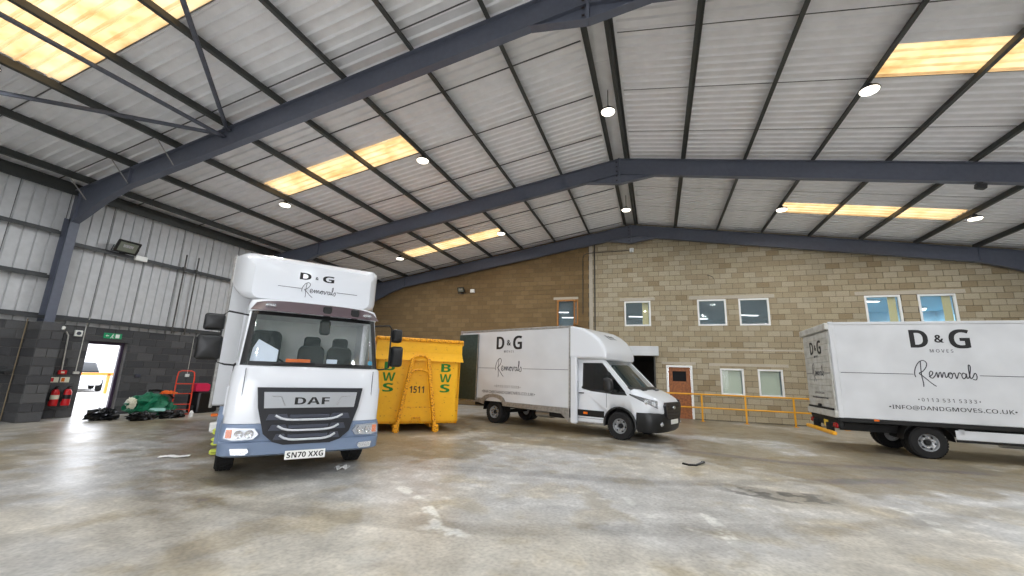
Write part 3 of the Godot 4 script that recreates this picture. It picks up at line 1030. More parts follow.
func build_doors() -> void:
	# brown door to the offices
	var d := struct("door_2", "brown wooden door with a small dark vision panel in a white frame", shift(Vector3(0.885, 0, BACK_Z)))
	var s := sh()
	s.cbox(Vector3(-0.475, 1.08, 0), Vector3(0.08, 2.16, 0.14), 0.008)
	s.cbox(Vector3(0.475, 1.08, 0), Vector3(0.08, 2.16, 0.14), 0.008)
	s.cbox(Vector3(0, 2.12, 0), Vector3(0.87, 0.08, 0.14), 0.008)
	obj("door_frame", s.done(0.0), M.upvc, d)
	var leaf := sh()
	leaf.cbox(Vector3(0, 0.75, -0.02), Vector3(0.86, 1.5, 0.045), 0.004)
	leaf.cbox(Vector3(0, 2.0, -0.02), Vector3(0.86, 0.16, 0.045), 0.004)
	leaf.cbox(Vector3(-0.35, 1.71, -0.02), Vector3(0.16, 0.42, 0.045), 0.004)
	leaf.cbox(Vector3(0.35, 1.71, -0.02), Vector3(0.16, 0.42, 0.045), 0.004)
	var lf := obj("door_leaf", leaf.done(0.0), M.brown_wood, d)
	obj("vision_panel", sh().box(Vector3(0, 1.71, -0.03), Vector3(0.54, 0.42, 0.01)).done(0.0), M.dark_glass, lf)
	obj("handle", sh().tube([Vector3(0.36, 1.02, 0.0), Vector3(0.36, 1.02, 0.05), Vector3(0.24, 1.02, 0.05)], 0.011).done(), M.brushed, lf)
	# roller doorway behind the van: dark opening under a white shutter box
	var r := struct("door_3", "dark roller doorway under a white shutter box behind the van")
	obj("shutter_box", sh().cbox(Vector3(-1.6, 2.74, BACK_Z + 0.14), Vector3(3.4, 0.41, 0.3), 0.02).done(0.0), M.white_panel, r)
	obj("guide_channel", sh().box(Vector3(-0.08, 1.26, BACK_Z + 0.02), Vector3(0.07, 2.52, 0.08)).done(0.0), M.conduit, r)
	obj("guide_channel", sh().box(Vector3(-3.22, 1.26, BACK_Z + 0.02), Vector3(0.07, 2.52, 0.08)).done(0.0), M.conduit, r)
	# fire exit in the side wall, standing open on the yard
	var e := struct("door_1", "open fire exit doorway in the grey block wall, bright yard beyond")
	var es := sh()
	es.box(Vector3(LEFT_X - 0.2, 1.05, -8.1), Vector3(0.08, 2.1, 0.08))
	es.box(Vector3(LEFT_X - 0.2, 1.05, -7.24), Vector3(0.08, 2.1, 0.08))
	es.box(Vector3(LEFT_X - 0.2, 2.06, -7.67), Vector3(0.08, 0.08, 0.78))
	obj("door_frame", es.done(0.0), mat("frame_purple", c8(58, 44, 66), 0.5), e)
	obj("door_leaf", sh().cbox(Vector3(LEFT_X - 0.68, 1.03, -7.17), Vector3(0.86, 2.02, 0.045), 0.005).done(0.0), M.frame_purple, e)


# ------------------------------------------------------------------ lettering
func font(bold := false, serif := false) -> SystemFont:
	var f := SystemFont.new()
	f.font_names = PackedStringArray(["Droid Serif" if serif else "Droid Sans"])
	f.font_weight = 700 if bold else 400
	return f


func text(parent: Node3D, words: String, f: Transform3D, x0: float, x1: float, y0: float, y1: float, m: Material, bold := false) -> void:   # lettering filling a rectangle of the plane f
	var t := TextMesh.new()
	t.text = words
	t.font = font(bold)
	t.font_size = 64
	t.pixel_size = 0.01
	t.depth = 0.02
	t.curve_step = 2.0
	var b := t.get_aabb()
	var k := Vector3((x1 - x0) / b.size.x, (y1 - y0) / b.size.y, 0.15)
	var tr := Transform3D(Basis.from_scale(k), Vector3(x0, y0, 0.0015) - Vector3(b.position.x, b.position.y, 0) * k)
	obj("lettering", t, m, parent, f * tr)


func curve_points(pts: Array) -> Array:   # smooth line through points
	var out := []
	for k in pts.size() - 1:
		var p0: Vector2 = pts[maxi(k - 1, 0)]
		var p1: Vector2 = pts[k]
		var p2: Vector2 = pts[k + 1]
		var p3: Vector2 = pts[mini(k + 2, pts.size() - 1)]
		for i in 5:
			out.append(p1.cubic_interpolate(p2, p0, p3, i / 5.0))
	out.append(pts[-1])
	return out


func script_word(parent: Node3D, f: Transform3D, x0: float, y_top: float, w: float, h: float, pen: float, m: Material) -> void:
	# the handwritten word, as pen strokes on a 208 x 90 grid
	var strokes := [
		[28, 8, 26, 30, 25, 55, 27, 78, 26, 88],
		[4, 58, 2, 47, 8, 28, 22, 10, 38, 4, 48, 12, 44, 26, 30, 40, 18, 46, 28, 54, 42, 66, 56, 78, 68, 86],
		[50, 56, 60, 50, 64, 42, 58, 38, 52, 46, 54, 58, 62, 60, 72, 50],
		[72, 50, 77, 42, 79, 58, 85, 45, 90, 42, 92, 58, 98, 45, 103, 42, 105, 57, 112, 53],
		[112, 53, 116, 44, 124, 42, 128, 50, 122, 60, 115, 54, 118, 46, 130, 46],
		[130, 46, 136, 43, 140, 60, 150, 42, 156, 45],
		[172, 46, 164, 42, 158, 50, 162, 60, 170, 54, 173, 44, 174, 58, 181, 55],
		[181, 55, 188, 34, 190, 20, 185, 17, 183, 36, 185, 58, 192, 55],
		[192, 55, 200, 43, 204, 43, 206, 52, 202, 62, 193, 61],
	]
	var s := sh()
	for q in strokes:
		var pts := []
		for i in range(0, q.size(), 2):
			pts.append(Vector2(x0 + q[i] / 208.0 * w, y_top - q[i + 1] / 90.0 * h))
		var line := curve_points(pts)
		for i in line.size() - 1:
			var a: Vector2 = line[i]
			var b: Vector2 = line[i + 1]
			if a.distance_to(b) < 0.0005:
				continue
			var d := (b - a).normalized()
			var bs := f.basis * Basis(Vector3(d.x, d.y, 0), Vector3(-d.y, d.x, 0), Vector3(0, 0, 1))
			s.box(f * Vector3((a.x + b.x) / 2, (a.y + b.y) / 2, 0.0012), Vector3(a.distance_to(b) + pen * 0.6, pen, 0.0024), bs)
	obj("lettering", s.done(0.0), m, parent)


func livery(parent: Node3D, f: Transform3D, cx: float, top: float, k: float, line_to: Vector2, small := true) -> void:
	# D & G / MOVES / Removals / phone / address, centred on cx, k = size, top of the capitals at top
	text(parent, "D", f, cx - 0.54 * k, cx - 0.20 * k, top - 0.42 * k, top, M.ink, true)
	text(parent, "&", f, cx - 0.085 * k, cx + 0.085 * k, top - 0.30 * k, top - 0.12 * k, M.ink, true)
	text(parent, "G", f, cx + 0.18 * k, cx + 0.55 * k, top - 0.43 * k, top + 0.01 * k, M.ink, true)
	text(parent, "M O V E S", f, cx - 0.2 * k, cx + 0.22 * k, top - 0.53 * k, top - 0.455 * k, M.ink_grey)
	script_word(parent, f, cx - 0.56 * k, top - 0.69 * k, 1.12 * k, 0.64 * k, 0.019 * k, M.ink_grey)
	var y := top - 1.04 * k
	obj("rule_line", sh().box(f * Vector3((line_to.x + cx - 0.57 * k) / 2, y, 0.001), Vector3(cx - 0.57 * k - line_to.x, 0.013 * k, 0.002), f.basis).done(0.0), M.ink_grey, parent)
	obj("rule_line", sh().box(f * Vector3((line_to.y + cx + 0.6 * k) / 2, y, 0.001), Vector3(line_to.y - cx - 0.6 * k, 0.013 * k, 0.002), f.basis).done(0.0), M.ink_grey, parent)
	if small:
		text(parent, "• 0 1 1 3  5 3 1  5 3 3 3 •", f, cx - 0.56 * k, cx + 0.53 * k, top - 1.655 * k, top - 1.575 * k, M.ink)
		text(parent, "•INFO@DANDGMOVES.CO.UK•", f, cx - 1.12 * k, cx + 1.1 * k, top - 1.86 * k, top - 1.76 * k, M.ink)


# ------------------------------------------------------------------ vehicles
func front_depth(s: float, d: float, n: float) -> float:   # how far a rounded front falls back at share s of the half width
	return d * (1.0 - pow(maxf(0.0, 1.0 - pow(minf(absf(s), 1.0), n)), 1.0 / n))


func plan_ring(hw: float, zf: float, zb: float, d: float, y: float, n := 5.0) -> PackedVector3Array:
	var r := PackedVector3Array()
	for i in 25:
		var ph := -PI / 2 + PI * i / 24.0
		var sx := signf(sin(ph)) * pow(absf(sin(ph)), 2.0 / n)
		var cz := pow(absf(cos(ph)), 2.0 / n)
		r.append(Vector3(hw * sx, y, zf - d + d * cz))
	r.append(Vector3(hw, y, zb + 0.03))
	r.append(Vector3(hw - 0.03, y, zb))
	r.append(Vector3(-hw + 0.03, y, zb))
	r.append(Vector3(-hw, y, zb + 0.03))
	return r


func round_rect(hw: float, y0: float, y1: float, r: float, z: float) -> PackedVector3Array:
	var out := PackedVector3Array()
	r = minf(r, minf(hw, (y1 - y0) / 2) * 0.95)
	for q in [[hw - r, y0 + r, -90.0], [hw - r, y1 - r, 0.0], [-hw + r, y1 - r, 90.0], [-hw + r, y0 + r, 180.0]]:
		for i in 6:
			var w := deg_to_rad(q[2] + 90.0 * i / 5.0)
			out.append(Vector3(q[0] + r * cos(w), q[1] + r * sin(w), z))
	return out


func wheel(parent: Node3D, at: Vector3, side: int, r: float, w: float, markers := false) -> void:   # axle along x, outer face towards side
	var b := Basis(Vector3(0, 0, 1), -side * PI / 2)   # local y -> outwards
	var h := w / 2
	var ty := obj("wheel", sh().ring_lathe([[r * 0.53, -h * 0.9], [r * 0.92, -h], [r * 0.985, -h * 0.8], [r, -h * 0.5], [r, h * 0.5], [r * 0.985, h * 0.8], [r * 0.92, h], [r * 0.6, h * 0.98], [r * 0.53, h * 0.8]], Vector3.ZERO, b, 36).done(), M.tyre, parent, shift(at))
	var tread := sh()
	for k in 36:
		var wv := TAU * k / 36
		for e in [-0.62, -0.2, 0.2, 0.62]:
			tread.box(Vector3(e * h, cos(wv) * r * 0.998, sin(wv) * r * 0.998), Vector3(h * 0.34, 0.018, r * 0.13), Basis(Vector3.RIGHT, wv))
	obj("tread", tread.done(0.0), M.tyre, ty)
	obj("rim", sh().lathe([[0.0, h * 0.1], [r * 0.18, h * 0.1], [r * 0.24, h * 0.45], [r * 0.36, h * 0.55], [r * 0.41, h * 0.25], [r * 0.48, h * 0.35], [r * 0.525, h * 0.86], [r * 0.545, h * 0.88], [r * 0.54, h * 0.6], [r * 0.5, -h * 0.2], [0.0, -h * 0.2]], Vector3.ZERO, b, 32).done(), M.steel_wheel, ty)
	obj("hub", sh().lathe([[0.0, h * 0.7], [r * 0.12, h * 0.7], [r * 0.17, h * 0.55], [r * 0.18, 0.0], [0.0, 0.0]], Vector3.ZERO, b, 18).done(), M.chassis, ty)
	for k in 6:
		var wv := TAU * k / 6 + 0.2
		var c := b * Vector3(cos(wv) * r * (0.42 if markers else 0.3), h * (0.45 if markers else 0.52), sin(wv) * r * (0.42 if markers else 0.3))
		obj("wheel_nut", sh().lathe([[0.0, 0.0], [0.032 if markers else 0.022, 0.0], [0.03 if markers else 0.02, 0.13 if markers else 0.03], [0.0, 0.16 if markers else 0.03]], c, b, 6).done(), M.nut_marker if markers else M.lamp_silver, ty)
		obj("rim_slot", sh().cbox(b * Vector3(cos(wv + 0.5) * r * 0.39, h * 0.4, sin(wv + 0.5) * r * 0.39), Vector3(0.05, 0.05, 0.05) * r / 0.4, 0.01, b * Basis(Vector3.UP, -wv - 0.5)).done(0.0), M.chassis, ty)


func plate(parent: Node3D, at: Transform3D, words: String, m: String, w := 0.52, h := 0.115) -> void:
	var p := obj("number_plate", sh().cbox(Vector3.ZERO, Vector3(w, h, 0.012), 0.003).done(0.0), M[m], parent, at)
	text(p, words, shift(Vector3(0, 0, 0.006)), -w * 0.45, w * 0.45, -h * 0.32, h * 0.32, M.ink, true)


func build_truck() -> void:
	var T := base("box_truck", yaw(90 - rad_to_deg(0.6447), Vector3(-4.76, 0, -4.9)))
	tag(T, "white box truck with a blue grey bumper, plum sun visor and plate SN70 XXG", "truck")
	var front := func(s: float, d: float) -> float: return front_depth(s, d, 5.0)
	# bumper and cab
	obj("bumper", sh().loft([plan_ring(1.0, -0.07, -0.9, 0.3, 0.36), plan_ring(1.05, -0.01, -0.9, 0.32, 0.39), plan_ring(1.06, 0.0, -0.9, 0.33, 0.55), plan_ring(1.06, -0.035, -0.9, 0.34, 0.565), plan_ring(1.055, -0.03, -0.9, 0.34, 0.72), plan_ring(1.04, -0.045, -0.9, 0.34, 0.785)]).done(40), M.bumper_blue, T)
	var cab := obj("cab", sh().loft([plan_ring(1.03, -0.05, -1.8, 0.34, 0.79), plan_ring(1.035, -0.055, -1.8, 0.34, 1.0), plan_ring(1.03, -0.075, -1.8, 0.34, 1.3), plan_ring(1.01, -0.11, -1.8, 0.35, 1.54), plan_ring(0.99, -0.14, -1.8, 0.35, 1.57)]).done(40), M.white_paint, T)
	for q in [[-1, 0], [1, 0]]:
		var sx: int = q[0]
		# door shut lines and the ribbed air deflector ahead of the door
		obj("shut_line", sh().box(Vector3(sx * 0.868, 1.17, -0.075 - front.call(0.84, 0.34) + 0.003), Vector3(0.008, 0.72, 0.01)).done(0.0), M.grille_grey, cab)
		obj("air_deflector", sh().cbox(Vector3(sx * 1.025, 1.08, -0.36), Vector3(0.05, 0.4, 0.16), 0.02).done(0.0), M.white_paint, cab)
	obj("roof", sh().loft([plan_ring(0.95, -0.36, -1.8, 0.34, 2.37), plan_ring(0.955, -0.37, -1.8, 0.34, 2.46), plan_ring(0.93, -0.42, -1.8, 0.34, 2.54), plan_ring(0.8, -0.55, -1.7, 0.34, 2.585)]).done(40), M.white_paint, cab)
	for sx in [-1, 1]:
		obj("pillar", sh().loft([PackedVector3Array([Vector3(sx * 1.0, 1.56, -0.5), Vector3(sx * 0.9, 1.56, -0.5), Vector3(sx * 0.9, 1.56, -0.27), Vector3(sx * 0.97, 1.56, -0.3)]), PackedVector3Array([Vector3(sx * 0.95, 2.4, -0.68), Vector3(sx * 0.87, 2.4, -0.68), Vector3(sx * 0.87, 2.4, -0.49), Vector3(sx * 0.92, 2.4, -0.52)])]).done(40), M.white_paint, cab)
		obj("pillar", sh().box(Vector3(sx * 0.96, 1.98, -1.55), Vector3(0.06, 0.86, 0.5)).done(0.0), M.white_paint, cab)
		obj("side_window", sh().prism(PackedVector2Array([Vector2(0.5, 1.57), Vector2(1.3, 1.57), Vector2(1.3, 2.38), Vector2(0.68, 2.38)]), Transform3D(Basis(Vector3(0, 0, -1), Vector3.UP, Vector3(1, 0, 0)), Vector3(sx * 0.965, 0, 0)), 0.006).done(0.0), M.screen_glass, cab)
	obj("back_panel", sh().box(Vector3(0, 1.98, -1.77), Vector3(1.86, 0.86, 0.05)).done(0.0), M.cab_lining, cab)
	# windscreen with its black border
	var ws := func(u: float, v: float, push: float) -> Vector3:
		var s := u * 2.0 - 1.0
		var hw := lerpf(0.985, 0.93, v)
		return Vector3(hw * s * 0.965, lerpf(1.57, 2.37, v), lerpf(-0.125, -0.36, v) - front_depth(s * 0.965, 0.35, 5.0) + push)
	obj("windscreen", sh().grid(func(u, v): return ws.call(u, v, 0.0), 24, 6).done(60), M.screen_glass, cab)
	var bd := sh()
	for q in [[0.0, 1.0, 0.0, 0.075], [0.0, 1.0, 0.93, 1.0], [0.0, 0.04, 0.05, 0.95], [0.96, 1.0, 0.05, 0.95]]:
		bd.sheet(func(u, v): return ws.call(lerpf(q[0], q[1], u), lerpf(q[2], q[3], v), 0.004), 16, 4, Vector3(0, 0, -0.02))
	obj("screen_border", bd.done(40), M.black_plastic, cab)
	for q in [[-0.55, 0.1], [0.05, 0.62]]:
		obj("wiper", sh().tube([Vector3(q[0], 1.6, -0.12), Vector3(q[0] + 0.22, 1.62, -0.105), Vector3(q[0] + 0.55, 1.625, -0.12)], 0.011, 6).done(), M.black_plastic, cab)
	obj("round_sticker", sh().lathe([[0.0, 0.0], [0.04, 0.0], [0.04, 0.002], [0.0, 0.002]], Vector3(0.83, 1.66, -0.212), Basis(Vector3.RIGHT, PI / 2) * Basis(Vector3(0, 0, 1), -0.3), 20).done(), M.sticker_blue, cab)
	# inside the cab
	obj("dashboard", sh().cbox(Vector3(0, 1.53, -0.62), Vector3(1.75, 0.16, 0.55), 0.05).done(), M.dash, cab)
	var n_ := 0
	for x in [-0.62, 0.1, 0.57]:
		var st := sh()
		if n_ == 0:   # the driver's broad winged seat
			st.loft([round_rect(0.2, 1.42, 2.1, 0.09, -1.2), round_rect(0.23, 1.4, 2.15, 0.11, -1.27), round_rect(0.21, 1.42, 2.12, 0.1, -1.38)])
		else:
			st.loft([round_rect(0.2, 1.42, 1.92, 0.1, -1.28), round_rect(0.215, 1.4, 1.95, 0.12, -1.34), round_rect(0.2, 1.42, 1.92, 0.1, -1.44)])
			st.loft([round_rect(0.12, 1.85, 2.08, 0.05, -1.31), round_rect(0.135, 1.84, 2.1, 0.06, -1.37), round_rect(0.12, 1.86, 2.08, 0.05, -1.43)])
		obj("seat", st.done(45), M.seat_cloth, cab, shift(Vector3(x, 0, 0)))
		n_ += 1
	var wheel_ring := []
	for k in 25:
		wheel_ring.append(Vector3(-0.56 + 0.22 * cos(TAU * k / 24), 1.6 + 0.1 * sin(TAU * k / 24), -0.86 - 0.17 * sin(TAU * k / 24)))
	obj("steering_wheel", sh().tube(wheel_ring, 0.016, 6).done(), M.black_plastic, cab)
	obj("dash_plate", sh().cbox(Vector3(-0.2, 1.65, -0.42), Vector3(0.34, 0.07, 0.02), 0.004).done(0.0), M.orange_lens, cab)
	obj("dash_card_and_glint", sh().cbox(Vector3(0.28, 1.66, -0.4), Vector3(0.16, 0.08, 0.01), 0.002).done(0.0), M.card_and_glint, cab)
	obj("dash_card_and_glint", sh().prism(PackedVector2Array([Vector2(0, 0), Vector2(0.34, 0), Vector2(0.35, 0.19), Vector2(0.08, 0.34), Vector2(0.02, 0.2)]), Transform3D(Basis(Vector3.RIGHT, -0.25), Vector3(-0.84, 1.62, -0.3)), 0.003).done(0.0), M.card_and_glint, cab)  # pale sheet added in place of a bright reflection on the windscreen
	obj("driver_camera", sh().cbox(Vector3(0.12, 2.2, -0.42), Vector3(0.16, 0.24, 0.08), 0.03).done(), M.black_plastic, cab)
	# plum visor over the screen
	var vis := obj("sun_visor", sh().sheet(func(u, v):
		var s: float = u * 2.0 - 1.0
		return Vector3(s * lerpf(0.93, 0.86, v), lerpf(2.365, 2.545, v) - 0.05 * pow(absf(s), 4.0) * v, lerpf(-0.2, -0.32, v) - front_depth(s * 0.96, 0.33, 5.0)), 24, 3, Vector3(0, 0.0, -0.02)).done(45), M.visor_plum, T)
	for q in [[-0.68, 2.45], [0.72, 2.43]]:
		obj("marker_lamp", sh().cbox(Vector3(q[0], q[1], -0.245 - front.call(q[0], 0.33)), Vector3(0.14, 0.05, 0.04), 0.015).done(), M.lamp_silver, vis)
	for x in [0.1, 0.52]:
		obj("visor_bracket", sh().cbox(Vector3(x, 2.44, -0.25), Vector3(0.13, 0.16, 0.05), 0.02).done(), M.black_plastic, vis)
	# grille: dark surround, bright name panel, three slatted openings with bright lips
	var gf := shift(Vector3(0, 0, -0.06))
	var gr := obj("grille", sh().prism(PackedVector2Array([Vector2(-0.70, 1.275), Vector2(0.70, 1.275), Vector2(0.66, 1.0), Vector2(0.60, 0.8), Vector2(0.56, 0.66), Vector2(0.44, 0.55), Vector2(0.3, 0.505), Vector2(-0.3, 0.505), Vector2(-0.44, 0.55), Vector2(-0.56, 0.66), Vector2(-0.60, 0.8), Vector2(-0.66, 1.0)]), gf, 0.07).done(0.0), M.grille_black, T)
	obj("name_panel", sh().prism(PackedVector2Array([Vector2(-0.615, 1.215), Vector2(0.615, 1.215), Vector2(0.59, 1.0), Vector2(-0.59, 1.0)]), shift(Vector3(0, 0, 0.008)), 0.03).done(0.0), M.brushed, gr)
	text(gr, "DAF", shift(Vector3(0, 0, 0.038)), -0.225, 0.235, 1.045, 1.145, M.ink, true)
	for sx in [-1, 1]:
		obj("panel_fold", sh().tube([Vector3(sx * 0.52, 1.16, 0.036), Vector3(sx * 0.4, 1.155, 0.04), Vector3(sx * 0.34, 1.03, 0.04)], 0.008, 6).done(), M.chrome, gr)
	for q in [[0.885, 0.55, 0.44], [0.745, 0.5, 0.4], [0.62, 0.43, 0.36]]:
		var y: float = q[0]
		for sx in [-1, 1]:
			obj("grille_blade", sh().prism(PackedVector2Array([Vector2(sx * q[1], y - 0.045), Vector2(sx * (q[1] - 0.03), y + 0.03), Vector2(sx * 0.3, y + 0.03), Vector2(sx * 0.26, y - 0.045)]), shift(Vector3(0, 0, 0.008)), 0.022).done(0.0), M.grille_grey, gr)
		obj("grille_blade", sh().cbox(Vector3(0, y - 0.005, 0.012), Vector3(0.52, 0.05, 0.02), 0.006).done(0.0), M.grille_grey, gr)
		var lip := []
		for k in 13:
			var s := k / 6.0 - 1.0
			lip.append(Vector3(s * q[2], y - 0.05 + 0.065 * pow(absf(s), 5.0), 0.03))
		obj("bright_lip", sh().tube(lip, 0.016, 8).done(), M.lip_silver, gr)
	# lamps
	for sx in [-1, 1]:
		var hx := PackedVector2Array([Vector2(sx * 0.6, 0.66), Vector2(sx * 0.66, 0.735), Vector2(sx * 0.98, 0.745), Vector2(sx * 1.0, 0.62), Vector2(sx * 0.9, 0.585), Vector2(sx * 0.66, 0.595)])
		var turn := Transform3D(Basis(Vector3.UP, sx * 0.2), Vector3(0, 0, 0))
		turn.origin = Vector3(sx * 0.6, 0, -0.03) - turn.basis * Vector3(sx * 0.6, 0, 0)
		var hl := obj("headlamp", sh().prism(hx, turn * shift(Vector3(0, 0, -0.05)), 0.1).done(0.0), M.brushed, T)
		for k in 2:
			obj("reflector", sh().lathe([[0.0, 0.0], [0.03, 0.005], [0.055, 0.02], [0.05, 0.03], [0.0, 0.012]], turn * Vector3(sx * (0.71 + k * 0.12), 0.665, 0.05), turn.basis * Basis(Vector3.RIGHT, PI / 2), 18).done(), M.chrome, hl)
		obj("indicator", sh().cbox(turn * Vector3(sx * 0.945, 0.67, 0.052), Vector3(0.07, 0.11, 0.02), 0.008, turn.basis).done(0.0), M.orange_lens, hl)
		obj("lamp_cover", sh().prism(hx, turn * shift(Vector3(0, 0, 0.085)), 0.004).done(0.0), M.lens, hl)
		var fg := obj("fog_lamp", sh().prism(PackedVector2Array([Vector2(sx * 0.68, 0.44), Vector2(sx * 0.7, 0.485), Vector2(sx * 0.9, 0.49), Vector2(sx * 0.88, 0.41), Vector2(sx * 0.72, 0.405)]), turn * shift(Vector3(0, 0, 0.0)), 0.095).done(0.0), M.lamp_silver, T)
		obj("lamp_cover", sh().cbox(turn * Vector3(sx * 0.79, 0.447, 0.1), Vector3(0.17, 0.05, 0.006), 0.002, turn.basis).done(0.0), M.lens, fg)
	plate(T, shift(Vector3(0, 0.365, 0.018)), "SN70 XXG", "plate_white")
	# mirrors on their arms
	for sx in [-1, 1]:
		var mw := 1.0 if sx < 0 else 0.66      # the far pair is turned in to the driver
		var mu := obj("mirror", sh().loft([round_rect(0.11 * mw, 2.05, 2.27, 0.03, -0.60), round_rect(0.125 * mw, 2.04, 2.28, 0.04, -0.52), round_rect(0.12 * mw, 2.045, 2.275, 0.04, -0.44), round_rect(0.09 * mw, 2.08, 2.24, 0.04, -0.41)]).done(50), M.black_plastic, T, shift(Vector3(sx * 1.33, 0, 0)))
		obj("mirror_arm", sh().tube([Vector3(-sx * 0.4, 2.32 - 0.02, -0.5), Vector3(-sx * 0.15, 2.33, -0.48), Vector3(-sx * 0.1, 2.28, -0.5), Vector3(-sx * 0.1, 1.6, -0.5), Vector3(-sx * 0.2, 1.57, -0.5), Vector3(-sx * 0.36, 1.56, -0.5)], 0.014, 8).done(), M.black_plastic, mu)
		obj("mirror_mount", sh().cbox(Vector3(-sx * 0.345, 1.53, -0.48), Vector3(0.07, 0.14, 0.1), 0.02).done(), M.black_plastic, mu)
		obj("mirror", sh().loft([round_rect(0.13 * mw, 1.63, 1.97, 0.03, -0.60), round_rect(0.15 * mw, 1.62, 1.98, 0.05, -0.52), round_rect(0.145 * mw, 1.625, 1.975, 0.05, -0.43), round_rect(0.11 * mw, 1.67, 1.93, 0.05, -0.39)]).done(50), M.black_plastic, T, shift(Vector3(sx * 1.345, 0, 0)))
	# body: box with a rounded nose over the cab
	var bx := obj("box_body", sh().cbox(Vector3(0, 2.19, -5.0), Vector3(2.5, 2.62, 6.0), 0.025).done(0.0), M.white_panel, T)
	var rings := []
	for q in [[-2.0, 1.235, 2.96, 3.49, 0.07], [-1.75, 1.2, 2.84, 3.485, 0.08], [-1.5, 1.15, 2.73, 3.465, 0.1], [-1.3, 1.09, 2.66, 3.43, 0.11], [-1.17, 1.02, 2.64, 3.38, 0.12], [-1.1, 0.94, 2.66, 3.31, 0.12]]:
		rings.append(round_rect(q[1], q[2], q[3], q[4], q[0]))
	var nose := obj("roof_nose", sh().loft(rings).done(40), M.white_paint, bx)
	var nf := shift(Vector3(0, 0, -1.099))
	text(nose, "D", nf, -0.27, -0.09, 3.06, 3.18, M.ink, true)
	text(nose, "&", nf, -0.02, 0.03, 3.085, 3.135, M.ink, true)
	text(nose, "G", nf, 0.1, 0.29, 3.06, 3.18, M.ink, true)
	script_word(nose, nf, -0.22, 3.03, 0.56, 0.28, 0.009, M.ink_grey)
	for x in [-0.4, 0.53]:
		obj("rule_line", sh().box(Vector3(x, 2.9, -1.098), Vector3(0.36, 0.008, 0.003)).done(0.0), M.ink_grey, nose)
	for sx in [-1, 1]:
		obj("corner_post", sh().cbox(Vector3(sx * 1.24, 2.19, -2.03), Vector3(0.05, 2.64, 0.08), 0.015).done(0.0), M.alloy_rail, bx)
		obj("rear_post", sh().cbox(Vector3(sx * 1.24, 2.19, -7.97), Vector3(0.05, 2.64, 0.08), 0.015).done(0.0), M.alloy_rail, bx)
		obj("base_rail", sh().cbox(Vector3(sx * 1.24, 0.9, -5.0), Vector3(0.05, 0.12, 5.9), 0.01).done(0.0), M.alloy_rail, bx)
		obj("side_guard", sh().box(Vector3(sx * 1.1, 0.62, -3.9), Vector3(0.03, 0.12, 2.4)).box(Vector3(sx * 1.1, 0.42, -3.9), Vector3(0.03, 0.12, 2.4)).done(0.0), M.brushed, T)
		obj("chassis_rail", sh().box(Vector3(sx * 0.42, 0.74, -4.3), Vector3(0.08, 0.2, 7.2)).done(0.0), M.chassis, T)
		wheel(T, Vector3(sx * 0.93, 0.41, -1.25), sx, 0.41, 0.24, true)
		for e in [0.97, 0.68]:
			wheel(T, Vector3(sx * e, 0.41, -5.7), sx, 0.41, 0.24)
		obj("mudguard", sh().sheet(func(u, v): return Vector3(sx * lerpf(0.78, 1.1, v), 0.45 + 0.47 * sin(PI * u), -1.25 + 0.5 * cos(PI * u)), 10, 1, Vector3(0, 0.012, 0)).done(40), M.bumper_blue, T)
	obj("axle", sh().tube([Vector3(-0.9, 0.41, -1.25), Vector3(0.9, 0.41, -1.25)], 0.06).tube([Vector3(-0.9, 0.41, -5.7), Vector3(0.9, 0.41, -5.7)], 0.09).done(), M.chassis, T)
	obj("fuel_tank", sh().cbox(Vector3(-0.92, 0.62, -2.5), Vector3(0.4, 0.42, 0.8), 0.06).done(), M.brushed, T)
	obj("side_marker", sh().cbox(Vector3(-1.16, 0.72, -2.1), Vector3(0.1, 0.05, 0.05), 0.01).done(), M.orange_lens, T)
	obj("battery_box", sh().cbox(Vector3(-1.1, 0.52, -2.15), Vector3(0.2, 0.16, 0.2), 0.02).done(), M.white_plastic, T)
	obj("engine_sump", sh().cbox(Vector3(0, 0.5, -1.2), Vector3(0.7, 0.3, 1.2), 0.06).done(), M.chassis, T)
	obj("step_well", sh().cbox(Vector3(-0.98, 0.6, -0.75), Vector3(0.14, 0.36, 0.3), 0.03).done(), M.bumper_blue, T)


func van_body_ring(z: float, hw: float, y0: float, y1: float, r: float) -> PackedVector3Array:
	return round_rect(hw, y0, y1, r, z)


